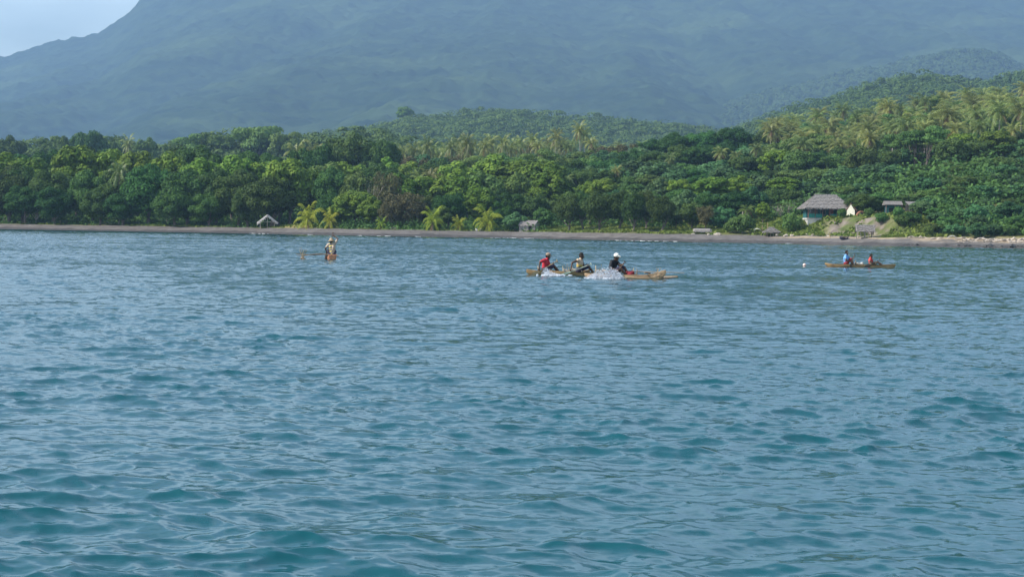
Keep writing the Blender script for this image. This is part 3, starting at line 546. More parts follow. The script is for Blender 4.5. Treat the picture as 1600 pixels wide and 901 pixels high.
# ------------------------------------------------------------------ the trees, row by row
def plant_trees():
    T = lambda kind, px, py, d, label, w=None, **k: tree(kind, px, py, float(Ds(px)) + d, label, None, w, **k)
    # front row of the left beach, dark and low hanging
    fill(['dark'], -45, 425, 47, [(-60, 262), (50, 258), (120, 268), (200, 256), (300, 262), (430, 268)], 21, 88, 'dark low hanging tree in the front row behind the left beach', 'of the left shore', 5, True, 3)
    fill(['dark'], -30, 420, 60, [(-60, 290), (430, 300)], 15, 66, 'lower dark tree at the very edge of the left beach', 'at the left beach edge', 9, True, 2)
    fill(['bright'], -40, 425, 49, [(-60, 240), (20, 238), (60, 238), (110, 219), (165, 223), (205, 222), (235, 244), (275, 226), (320, 240), (365, 236), (430, 248)], 46, 84, 'yellow green topped tree rising behind the dark front row', 'behind the left shore', 4, True)
    fill(['dark', 'rain'], -50, 480, 62, [(-60, 236), (130, 226), (240, 232), (345, 222), (480, 236)], 92, 110, 'tree top showing behind the yellow green crowns', 'deep in the left forest', 5)
    fill(['dark', 'mid'], -40, 500, 55, [(-60, 246), (500, 250)], 130, 95, 'tree deep in the left forest, mostly hidden', 'deep in the left forest', 5)
    T('bright', 452, 240, 27, 'tall sunlit yellow green tree between the open thatched shelter and the young palms', 78, var=1)
    T('bright', 437, 262, 33, 'sunlit tree close beside the tallest yellow green tree by the open shelter', 55, var=2)
    T('palm', 187, 250, 17, 'thin leaning coconut palm standing before the dark left hand trees', 26, rz=.4)
    T('bare', 55, 300, 16, 'pale half bare tree among the dark trees at far left', 34)
    # hazy skyline trees on the left
    for px, py, D, w, k, l in ((14, 210, 900, 66, 'rain', 'hazy round tree on the skyline at the left picture edge'), (70, 217, 880, 50, 'mid', 'low hazy tree between the two domed skyline trees'), (102, 208, 900, 36, 'mid', 'narrow hazy skyline tree left of the big dark dome'),
                        (138, 200, 905, 64, 'rain', 'big dark dome shaped tree on the hazy left skyline'), (178, 216, 930, 40, 'mid', 'low hazy tree just right of the dark skyline dome'), (203, 211, 910, 22, 'palm', 'lone hazy palm on the left skyline'), (226, 208, 930, 34, 'mid', 'ragged hazy skyline tree right of the lone palm'),
                        (300, 216, 960, 60, 'flat', 'flat crowned hazy tree on the skyline above the left forest'), (345, 212, 960, 62, 'flat', 'flat hazy tree left of the widest umbrella crown'), (400, 200, 960, 96, 'flat', 'widest umbrella shaped tree on the hazy skyline'), (440, 210, 940, 50, 'flat', 'small umbrella tree sloping down right of the widest one')):
        tree(k, px, py, D, l, 'trees on the hazy skyline', w)
    tree('bright', 633, 165, 1960, 'lone bushy tree standing up from the middle hill crest', 'trees on the hazy skyline', 30, z0=at(633, 190, 1960).z - 3)
    # middle of the bay
    T('rain', 548, 206, 165, 'broad dark spreading tree towering over the middle shore forest', 120, var=0); T('rain', 500, 222, 150, 'dark spreading tree left of the broadest dark crown', 66, var=1); T('rain', 592, 214, 170, 'dark spreading tree right of the broadest dark crown', 62, var=2)
    T('rain', 487, 236, 120, 'dark low crown below the broad spreading trees', 58); T('palm', 462, 218, 150, 'brownish coconut palm rising left of the dark spreading trees', 26); T('palm', 491, 221, 190, 'coconut palm half hidden behind the dark spreading trees', 24)
    fill(['bright', 'mid', 'dark'], 500, 860, 44, [(480, 250), (540, 250), (620, 262), (700, 248), (760, 242), (860, 250)], 92, 86, 'leafy tree in the back row of the middle shore forest', 'behind the middle shore', 5)
    fill(['mid', 'dark', 'bright'], 490, 860, 40, [(480, 264), (600, 258), (660, 276), (740, 262), (860, 262)], 56, 70, 'leafy tree in the middle row of the shore forest', 'of the middle shore', 6)
    T('brown', 604, 262, 42, 'grey brown half leafless tree above the middle shore', 56); T('bare', 590, 268, 40, 'grey twiggy tree beside the half leafless one', 40)
    T('bright', 556, 294, 21, 'rounded light green tree right of the young palms', 74, var=0); T('bright', 580, 306, 19, 'smaller light green tree touching the rounded one', 46, var=3)
    T('brown', 632, 296, 20, 'brown green bushy tree in the middle of the beach front', 74); T('brown', 612, 312, 17, 'small brown green tree over the white boat', 44)
    T('mid', 668, 300, 26, 'mid green tree behind the arching young palm', 52); T('dark', 702, 298, 20, 'dark green tree between the two middle young palms', 60, var=2); T('mid', 690, 318, 17, 'low dark shrubby tree beside the arching young palm', 40)
    T('bright', 752, 287, 24, 'light green tree behind the bushy young palm', 58, var=1); T('dark', 800, 296, 26, 'dark tree left of the half hidden thatched hut', 64, var=3); T('dark', 782, 312, 22, 'small dark tree right of the bushy young palm', 42)
    T('mid', 838, 300, 30, 'green tree behind the half hidden thatched hut', 50); T('bright', 530, 316, 18, 'small light green tree above the second young palm', 40); T('dark', 520, 300, 28, 'dark tree behind the young palms', 60)
    T('cool', 806, 330, 12.5, 'small grey green tree in front of the thatched hut', 42); T('mid', 850, 322, 21, 'bushy tree right of the half hidden thatched hut', 36)
    for px, py, d, w in ((675, 262, 70, 42), (830, 256, 95, 52), (884, 272, 80, 38), (655, 268, 74, 34)):
        tree('palm', px, py, float(Ds(px)) + d, {675: 'wide coconut palm over the middle shore trees', 830: 'large feathery coconut palm in the centre of the forest', 884: 'coconut palm above the left end of the ironwoods', 655: 'narrow coconut palm left of the wide one over the middle shore'}[px], None, w)
    # coconut grove on the far middle ground
    for px, top in ((622, 232), (634, 226), (646, 222), (657, 225), (668, 214), (678, 224), (688, 228), (697, 222), (706, 216), (716, 209), (724, 222), (732, 208), (741, 218), (752, 225), (760, 216), (768, 210), (777, 222), (788, 210), (797, 222), (806, 216), (815, 211), (824, 222), (833, 205), (842, 218), (852, 224), (860, 216), (868, 201), (877, 216), (886, 222), (898, 216), (908, 190), (914, 198), (922, 214), (930, 224), (953, 226), (968, 222), (1003, 220), (1020, 222)):
        tree('palm', px, top, 660 + random.uniform(-45, 70), 'coconut palm of the pale grove behind the middle shore forest', 'coconut palms of the middle grove', 30)
    fill(['mid', 'cool', 'brown'], 610, 1010, 30, [(610, 236), (760, 238), (900, 236), (1010, 228)], 225, 62, 'leafy tree growing among the palms of the middle grove', 'among the middle grove', 4)
    fill(['mid', 'bright', 'dark', 'flat'], 610, 1000, 34, [(610, 246), (760, 246), (830, 240), (900, 246), (1000, 236)], 160, 66, 'leafy tree just below the middle palm grove', 'below the middle grove', 5)
    fill(['brown'], 945, 1010, 24, [(945, 223), (975, 220), (1010, 224)], 235, 44, 'rust brown crowned tree on the rise right of the palm grove', 'on the rise', 3, True)
    # centre, up the slope
    fill(['rain', 'dark'], 1030, 1225, 33, [(1020, 222), (1050, 208), (1090, 199), (1130, 195), (1170, 196), (1230, 210)], 240, 74, 'dark vine hung tree on the crest of the central slope', 'on the central crest', 4, True)
    fill(['rain', 'cool'], 985, 1240, 36, [(985, 236), (1060, 226), (1240, 226)], 190, 72, 'dark vine hung tree below the crest of the central slope', 'below the central crest', 5)
    fill(['cool', 'rain', 'mid'], 850, 1250, 38, [(850, 252), (950, 250), (1060, 248), (1250, 246)], 140, 70, 'leafy tree on the upper central slope', 'of the upper central slope', 6)
    fill(['mid', 'cool', 'flat', 'dark'], 850, 1260, 36, [(850, 262), (900, 262), (1000, 266), (1100, 262), (1260, 262)], 105, 66, 'leafy tree half way up the central slope', 'half way up the central slope', 6)
    fill(['cool', 'mid', 'bright'], 850, 1250, 34, [(850, 285), (950, 282), (1100, 278), (1250, 276)], 70, 58, 'leafy tree on the lower central slope', 'of the lower central slope', 7)
    fill(['cool', 'mid'], 860, 1250, 32, [(850, 300), (1100, 292), (1250, 296)], 45, 48, 'leafy tree at the foot of the central slope', 'at the foot of the central slope', 7)
    for px, py, d, w in ((962, 258, 110, 22), (1048, 238, 150, 26), (1128, 228, 165, 30), (1150, 234, 160, 28), (1181, 222, 170, 30), (1204, 230, 170, 22), (1228, 232, 165, 22), (1090, 236, 190, 24)):
        tree('palm', px, py, float(Ds(px)) + d, 'coconut palm standing out against the dark central slope', 'palms against the central slope', w, ordinal=True)
    # ironwoods along the beach
    for px, py, w, d, l in ((889, 302, 50, 14, 'leaning ironwood at the left end of the beach row'), (914, 296, 46, 19, 'second ironwood of the row on the grassy beach edge'), (938, 298, 56, 15, 'ironwood with a forked trunk in the beach row'), (966, 294, 52, 20, 'ironwood behind the middle of the beach row'), (990, 299, 46, 15, 'ironwood in the middle of the beach row, dark crown'), (1010, 296, 46, 21, 'ironwood in the right half of the beach row'), (1033, 303, 48, 16, 'low dark ironwood at the right end of the beach row')):
        tree('iron', px, py, float(Ds(px)) + d, l, 'ironwoods along the beach', w)
    T('cool', 1057, 302, 24, 'slender leafy tree right of the ironwood row', 36); T('mid', 1082, 312, 22, 'leafy tree above the long grey thatched shelter', 46); T('brown', 1103, 318, 19, 'brownish small tree right of the long grey shelter', 36); T('cool', 1128, 320, 22, 'dense green tree right of the brownish one', 50); T('dark', 1108, 300, 34, 'dark green tree behind the brownish small one', 60); T('dark', 1150, 298, 34, 'dark tree behind the round bush', 60)
    T('bush', 1160, 334, 14, 'big rounded olive bush beside the grass above the beach', 46, var=0); T('bush', 1143, 343, 15, 'smaller olive bush at the left foot of the big rounded one', 30, var=1)
    T('bush', 1237, 331, 15, 'very dark dense round bush left of the thatched house', 36, var=2); T('pandanus', 1168, 317, 27, 'spiky pandanus palm showing over the olive bush', 34)
    T('bright', 1192, 314, 27, 'small pale trunked tree on the grassy bank', 26, var=3); T('bare', 1218, 314, 30, 'pale leafless tree left of the thatched house', 40, var=0); T('bare', 1234, 312, 32, 'leafless tree nearest to the thatched house', 36, var=1)
    # right hand hill
    fill(['cool', 'mid'], 1225, 1450, 30, [(1225, 306), (1290, 300), (1340, 300), (1450, 306)], 50, 46, 'leafy tree on the slope just behind the houses', 'behind the houses', 5)
    fill(['mid', 'cool'], 1230, 1460, 32, [(1225, 286), (1460, 284)], 74, 54, 'leafy tree on the slope above the houses', 'above the houses', 5)
    fill(['cool', 'mid', 'dark'], 1240, 1640, 34, [(1225, 262), (1460, 250), (1640, 240)], 104, 60, 'leafy tree along the foot of the palm covered hill', 'below the palm covered hill', 5)
    T('dark', 1345, 302, 30, 'dark tree between the thatched house and the hidden house', 54, var=1); T('mid', 1378, 298, 38, 'tree hanging over the roof of the hidden house', 56); T('mid', 1416, 302, 38, 'tree right above the hidden house porch', 56); T('mid', 1362, 308, 33, 'leafy tree between the white gabled hut and the hidden house', 40); T('cool', 1440, 312, 26, 'bushy tree right of the hidden house porch', 40)
    T('bush', 1424, 336, 19, 'light green bush on the cliff edge under the porch post', 36); T('bush', 1408, 338, 17, 'bush hanging over the cliff edge', 26); T('bush', 1378, 334, 18, 'small dark bush on top of the cliff face', 22); T('bush', 1450, 362, 11, 'small round dark green bush at the foot of the right slope', 18)
    T('bush', 1358, 327, 21, 'reddish green bush by the white gabled hut', 18); T('bush', 1316, 334, 21, 'small garden bush under the house eave', 14); T('bush', 1404, 325, 22, 'yellowish bush before the hidden house', 18)
    for d, top, w in ((12, 352, 34), (19, 338, 40), (27, 322, 46), (36, 308, 50), (48, 292, 54), (62, 276, 56), (80, 262, 58)):
        fill(['cool', 'cool', 'mid'], 1468 - d*.35, 1650, 30, [(1440, top + 6), (1480, top), (1650, top - 6)], d, w, 'bushy tree in the dense thicket covering the right slope', 'of the right slope thicket', 5, False, 3)
    fill(['mid', 'cool', 'flat'], 1235, 1640, 30, [(1235, 248), (1400, 236), (1640, 224)], 138, 56, 'leafy tree standing under the lowest palms of the right hill', 'under the lowest hill palms', 6)
    # palms and shrubs on the hill
    for k in range(9):
        d = 130 + k*26
        for px in np.arange(1205 + k*6, 1640, 36):
            x = px + random.uniform(-13, 13); D = float(Ds(x)) + d + random.uniform(-8, 8)
            tree(random.choice(['mid', 'cool', 'mid', 'flat', 'bright']), x, None, D, 'leafy tree scattered between the palms of the right hill', GN('between the hill palms', 'mid'), 46*430/D*1.4, height=random.uniform(6.5, 11.5))
    pts = []
    for k in range(4000):
        if len(pts) >= 130: break
        x = random.uniform(1195, 1635); d = random.uniform(148, 345); D = float(Ds(x)) + d
        if x < 1250 and d < 200: continue
        if all(abs(x-a)/F*D*1.0 > 4.6 or abs(d-b) > 11 for a, b in pts): pts.append((x, d))
    for x, d in pts:
        D = float(Ds(x)) + d; near = d < 180
        tree('palm', x, None, D, 'coconut palm at the lower edge of the grove on the right hill' if near else 'coconut palm in the dense grove covering the right hill', 'lower palms of the right hill' if near else 'palms of the right hill', None, height=random.uniform(9.5, 15))
    # young palms on the beach
    for px, py, d, l, v in ((482, 316, 12.5, 'largest young palm, bright yellow green, right of the sandy mound', 0), (517, 325, 13.5, 'second young palm with drooping fronds behind the lone paddler', 1), (677, 324, 12, 'arching young palm with few pale fronds at the beach edge', 2), (717, 336, 12.5, 'smallest young palm, two thin fronds', 1), (762, 321, 12.5, 'bushy pale young palm left of the thatched hut', 0), (596, 340, 13, 'low young palm under the brown green tree', 2)):
        tree('youngpalm', px, py, float(Ds(px)) + d, l, 'young palms on the beach', {482: 46, 517: 36, 677: 42, 717: 20, 762: 42, 596: 22}[px], var=v)

def build_undergrowth():                  # shrub layer under and between the trees
    r = np.random.default_rng(55); n = 5200
    u = r.uniform(-120, 1720, n); d = 13 + 330*r.random(n)**1.7; keep = (u < 1060) | (d > 30) | (u > 1470); keep &= ~((u > 1235) & (u < 1455) & (d < 52)) & ~((u > 855) & (u < 1060) & (d < 26)) & ~((u > 398) & (u < 500) & (d < 30))
    u, d = u[keep], d[keep]; y = Ds(u) + d; x = (u-CX)/F*y; z = ground(x, y); n = len(u); per = 46
    rad = (0.9 + 1.5*r.random(n))*np.clip(.5 + d/40, .6, 1.6); rad = np.where((u < 430) & (d < 34), rad*.55, rad); dv = r.normal(size=(n*per, 3)); dv /= np.linalg.norm(dv, axis=1, keepdims=True); dv[:, 2] = np.abs(dv[:, 2])
    pos = np.repeat(np.stack([x, y, z-.1], 1), per, 0) + dv*np.repeat(rad, per)[:, None]*r.uniform(.5, 1.1, (n*per, 1))*np.array([1, 1, 1.15])
    V, Fc = leaves(pos, dv + r.normal(size=dv.shape)*.5 + np.array([0, 0, .2]), np.repeat(.16 + .1*rad, per)*r.uniform(.6, 1.2, n*per), .6, 0, r)
    tag(obj('undergrowth', mesh_data('undergrowth', V, Fc, LEAF['under'])), 'dense green undergrowth filling the forest floor', 'undergrowth', kind='stuff')
    n = 60000; u = np.where(r.random(n) < .35, r.uniform(850, 1270, n), r.uniform(-120, 1500, n)); d = 10.5 + 26*r.random(n)**1.3; y = Ds(u)+d; x = (u-CX)/F*y
    k = (vnoise(x, y, 8, 9) + .6*vnoise(x, y, 31, 2.5) > -.12) | (u > 1180); k &= ~((u > 1284) & (u < 1412) & (d < 20.5) & (vnoise(x, y, 32, 3) + .5*vnoise(x, y, 34, 1.2) < .20)) & ~((u > 430) & (u < 495) & (d > 11.5) & (d < 16) & (r.random(n) < .8)) & (d > np.interp(u, [-200, 1000, 1200, 1400, 1600], [11.8, 11.2, 11.2, 9.2, 8.6]) + .8*vnoise(x, y, 33, 4))
    k &= (u > 840) | (d < 20); u, d, x, y = u[k], d[k], x[k], y[k]; z = ground(x, y); n = len(u); h = r.uniform(.10, .38, n)*np.where(u > 1180, 1.2, 1)
    nm = r.normal(size=(n, 3))*np.array([1, 1, .5]) + np.array([0, 0, .35]); V, Fc = leaves(np.stack([x, y, z+h*.4], 1), nm, h*1.1, .7, 0, r)
    tag(obj('grass', mesh_data('grass', V, Fc, LEAF['grass'])), 'yellow green grass and weeds along the top of the beach', 'grass', kind='stuff')


# ------------------------------------------------------------------ huts, houses and things on the shore
def thatch_fringe(b, p, q, n, drop, r, out):
    p, q, out = Vector(p), Vector(q), Vector(out)
    for i in range(n):
        a = p.lerp(q, (i + r.random()*.6)/n); w = (q-p)/n*.55; e = a + Vector((0, 0, -drop*r.uniform(.5, 1.3))) + out*drop*.3
        b.add([a - w, a + w, e + w*.4, e - w*.4], [(0, 1, 2, 3)])
def roof_slope(b, A, B, Cc, Dd, rows, r, th=.14):   # A,B eave; C,D ridge; overlapping uneven courses of thatch
    A, B, Cc, Dd = map(Vector, (A, B, Cc, Dd)); nrm = (B-A).cross(Dd-A).normalized()
    if nrm.z < 0: nrm = -nrm
    for i in range(rows):
        t0, t1 = i/rows, (i+1.25)/rows; t1 = min(t1, 1.0); n = max(3, int((B-A).length/.35))
        for j in range(n):
            s0, s1 = j/n, (j+1)/n; P = lambda s, t: A.lerp(B, s).lerp(Dd.lerp(Cc, s), t)
            o0 = nrm*(th*.9 + r.uniform(-.03, .04)); o1 = nrm*.02; dz = (P(s0, t1)-P(s0, t0)).normalized()*r.uniform(-.09, .03)
            b.add([P(s0, t0) + o0 + dz, P(s1, t0) + o0 + dz, P(s1, t1) + o1, P(s0, t1) + o1, P(s0, t0) + dz, P(s1, t0) + dz], [(0, 1, 2, 3), (4, 5, 1, 0)])
    b.add([A, B, Cc, Dd], [(3, 2, 1, 0)] if Cc != Dd else [(2, 1, 0)])
def hip_roof(name, root, L_, Wd, h, z, ridge, mats, rows=7, seed=1, ridge_off=0.0):
    r = np.random.default_rng(seed); b = MB(); x, y = L_/2, Wd/2; rx = ridge/2; o = ridge_off
    e = [(-x, -y, z), (x, -y, z), (x, y, z), (-x, y, z)]; R0, R1 = (-rx+o, 0, z+h), (rx+o, 0, z+h)
    roof_slope(b, e[0], e[1], R1, R0, rows, r); roof_slope(b, e[2], e[3], R0, R1, rows, r); roof_slope(b, e[1], e[2], (rx+o, .02, z+h), (rx+o, -.02, z+h), rows, r); roof_slope(b, e[3], e[0], (-rx+o, -.02, z+h), (-rx+o, .02, z+h), rows, r)
    for i in range(4):
        p, q = Vector(e[i]), Vector(e[(i+1) % 4]); n = (q-p).cross(Vector((0, 0, 1))).normalized(); thatch_fringe(b, p + n*.06 + Vector((0, 0, .1)), q + n*.06 + Vector((0, 0, .1)), int((q-p).length*5), .28, r, n)
    b.capsule((-rx+o-.1, 0, z+h+.06), (rx+o+.1, 0, z+h+.06), .12, .12, 8, 3)
    return b.build(name, mats, root)
def gable_roof(name, root, L_, Wd, h, z, mats, rows=6, seed=2, end=.2, edge=.09):
    r = np.random.default_rng(seed); b = MB(); x, y = L_/2, Wd/2
    roof_slope(b, (-x, -y, z), (x, -y, z), (x, 0, z+h), (-x, 0, z+h), rows, r); roof_slope(b, (x, y, z), (-x, y, z), (-x, 0, z+h), (x, 0, z+h), rows, r)
    for s in (-1, 1): thatch_fringe(b, (-x, s*(y+.05), z+.08), (x, s*(y+.05), z+.08), int(L_*5), .24, r, (0, s, 0))
    for s in (-1, 1):
        for q in (-1, 1): thatch_fringe(b, (s*(x+.02), q*y, z+.1), (s*(x+.02), 0, z+h+.1), 12, end, r, (s, 0, 0)); b.tube([(s*(x-.1), q*(y+.05), z+.0), (s*(x-.1), 0, z+h+.05)], edge, 7)
    b.capsule((-x-.05, 0, z+h+.06), (x+.05, 0, z+h+.06), .11, .11, 8, 3)
    o = b.build(name, mats, root)
    return o
def one(f, name, m, parent, *a, **k):
    b = MB(); getattr(b, f)(*a, **k); return b.build(name, m, parent)
def shore_spot(px, d, dz=0.0):
    D = float(Ds(px)) + d; x = (px-CX)/F*D; return Vector((x, D, gz(x, D) + dz))

def main_house():
    p = at(1289, 341, float(Ds(1290)) + 26); zf = p.z; root = empty('thatched_house', (p.x, p.y, zf), .06)
    tag(root, 'large thatched house with turquoise veranda on the bank above the beach', 'house')
    b = MB(); b.box((0, 0, -.15), (7.9, 5.6, .3)); b.build('floor_slab', M['white'], root)
    for x in (-2.3, 1.4): one('box', 'foundation', M['white'], root, (x, -1.0 if x < 0 else .2, -.85), (3.1, 3.6 if x < 0 else 1.2, 1.1)) if x < 0 else one('box', 'foundation', M['greywood'], root, (1.6, 0, -.85), (4.4, 5.0, 1.1))
    w = MB(); w.box((0, 1.9, 1.0), (7.4, .14, 2.0)); w.box((-3.65, .45, 1.0), (.14, 2.8, 2.0)); w.box((3.65, .45, 1.0), (.14, 2.8, 2.0)); w.box((0, -.9, 1.0), (7.4, .14, 2.0)); w.build('wall', M['teal'], root)
    for x in (-3.0, -.6, 2.6):
        f = MB(); f.box((x, -.985, 1.15), (.95, .05, 1.05)); f = f.build('window', M['greywood'], root); one('box', 'pane', M['glass'], f, (x, -1.015, 1.15), (.8, .02, .9))
    dd = MB(); dd.box((.9, -.985, .85), (.85, .05, 1.7)); dd = dd.build('door', M['redpost'], root); one('ball', 'handle', M['white'], dd, (1.2, -1.03, .85), .04)
    one('box', 'wall_panel', M['greywood'], root, (-2.0, -.987, 1.0), (.8, .04, 1.9)); one('box', 'wall_panel', M['brownmat'], root, (3.2, -.987, 1.0), (.8, .04, 1.9))
    for x in (-3.7, -2.4, -1.0, .35, 1.7, 3.0, 3.75): one('tube', 'post', M['redpost'], root, [(x, -2.55, 0), (x, -2.55, 1.75)], .06, 6)
    for x0, x1 in ((-3.68, -2.42), (-2.38, -1.02), (.42, 1.65)):
        rl = MB(); rl.box(((x0+x1)/2, -2.55, .75), (x1-x0, .06, .08)); rl.box(((x0+x1)/2, -2.55, .38), (x1-x0, .03, .62)); rl.build('railing', M['aqua'], root)
    one('tube', 'roof_beam', M['pole'], root, [(-3.9, -2.55, 1.82), (3.9, -2.55, 1.82)], .06, 6)
    hip_roof('roof', root, 8.9, 7.2, 2.45, 1.80, 4.0, M['thatch'], 9, 4, ridge_off=.05)
    p = at(1332, 337, float(Ds(1332)) + 27); h = empty('gabled_hut', (p.x, p.y, gz(p.x, p.y)), -.5); tag(h, 'small hut with a cream painted gable wall right of the thatched house', 'hut')
    g = MB(); x = .75; g.add([(-x, -1, -.3), (x, -1, -.3), (x, -1, 1.25), (0, -1, 2.35), (-x, -1, 1.25), (-x, -.9, -.3), (x, -.9, -.3), (x, -.9, 1.25), (0, -.9, 2.35), (-x, -.9, 1.25)], [(0, 1, 2, 3, 4), (9, 8, 7, 6, 5), (0, 5, 6, 1), (1, 6, 7, 2), (2, 7, 8, 3), (3, 8, 9, 4), (4, 9, 5, 0)]); g.build('gable_wall', M['cream'], h)
    g = MB(); g.box((-x+.05, .2, .5), (.1, 2.18, 1.6)); g.box((x-.05, .2, .5), (.1, 2.18, 1.6)); g.box((0, 1.25, .5), (1.3, .1, 1.6)); g.build('wall', M['brownmat'], h)
    rr = empty('roof_turn', (0, 0, 0)); C.objects.unlink(rr); bpy.data.objects.remove(rr)
    ro = gable_roof('roof', h, 2.15, 2.1, 1.25, 1.22, M['brownmat'], 4, 5); ro.rotation_euler = (0, 0, math.pi/2); ro.location = (0, .22, 0)
    p = at(1346, 337, float(Ds(1346)) + 26); h = empty('round_hut', (p.x, p.y, gz(p.x, p.y))); tag(h, 'low rust brown rounded shed beside the cream gabled hut', 'shed')
    g = MB(); g.tube([(math.cos(a)*.8*0, -1.0, 0) for a in (0,)] + [(0, 1.0, 0)], 0.01, 3) if False else None
    V = []; n = 10
    for y in (-1, 1):
        for i in range(n+1): a = math.pi*i/n; V.append((-.95*math.cos(a), y, 1.25*math.sin(a) - .1))
    g.add(V, [(i, i+1, n+2+i, n+1+i) for i in range(n)] + [tuple(range(n, -1, -1)), tuple(range(n+1, 2*n+2))]); g.build('shell', mat('rust_shell', (.30, .13, .075), (.14, .07, .045), 5, .9), h)
    one('box', 'doorway_shade', M['dark'], h, (-.1, -1.012, .4), (.7, .02, .9))  # dark sheet on the closed shell, painting the shade of an opening
def hidden_house():
    p = shore_spot(1392, 31, -.5); root = empty('tin_roofed_house', p, -.04); tag(root, 'low grey roofed house half hidden under the trees on the cliff', 'house')
    w = MB(); w.box((0, 0, 1.0), (2.4, 2.4, 2.4)); w.build('wall', M['teal'], root)
    g = MB(); g.add([(-1.6, -1.9, 2.3), (1.6, -1.9, 2.3), (1.6, 0, 2.95), (-1.6, 0, 2.95), (1.6, 1.9, 2.3), (-1.6, 1.9, 2.3), (-1.6, -1.9, 2.2), (1.6, -1.9, 2.2), (1.6, 1.9, 2.2), (-1.6, 1.9, 2.2)], [(0, 1, 2, 3), (3, 2, 4, 5), (6, 9, 8, 7), (0, 6, 7, 1), (4, 8, 9, 5), (0, 3, 5, 9, 6), (1, 7, 8, 4, 2)]); g.build('roof', M['greywood'], root)
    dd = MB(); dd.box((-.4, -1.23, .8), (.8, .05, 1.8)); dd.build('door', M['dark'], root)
    f = MB(); f.box((.65, -1.23, 1.2), (.7, .05, .7)); f = f.build('window', M['white'], root); one('box', 'pane', M['glass'], f, (.65, -1.26, 1.2), (.58, .02, .58))
    for x in (-1.4, .2, 1.4): one('tube', 'post', M['redpost'], root, [(x, -1.7, -.3), (x, -1.7, 2.25)], .06, 6)
    p = shore_spot(1428, 29, -1.0); root = empty('porch', p, .1); tag(root, 'open grey roofed porch with a white post at the cliff edge', 'porch')
    g = MB(); g.add([(-1.6, -1.2, 2.3), (1.6, -1.2, 2.25), (1.5, 1.4, 2.9), (-1.5, 1.4, 2.95), (-1.6, -1.2, 2.2), (1.6, -1.2, 2.15), (1.5, 1.4, 2.8), (-1.5, 1.4, 2.85)], [(0, 1, 2, 3), (7, 6, 5, 4), (0, 4, 5, 1), (1, 5, 6, 2), (2, 6, 7, 3), (3, 7, 4, 0)]); g.build('roof', M['greywood'], root)
    one('box', 'rear_wall', M['greywood'], root, (0, 1.2, 1.2), (2.8, .1, 2.6)); one('tube', 'post', M['white'], root, [(-.1, -1.0, -.3), (-.1, -1.0, 2.2)], .09, 6)
    for x in (-1.4, 1.4): one('tube', 'post', M['greywood'], root, [(x, -1.0, -.3), (x, -1.0, 2.2)], .06, 6)
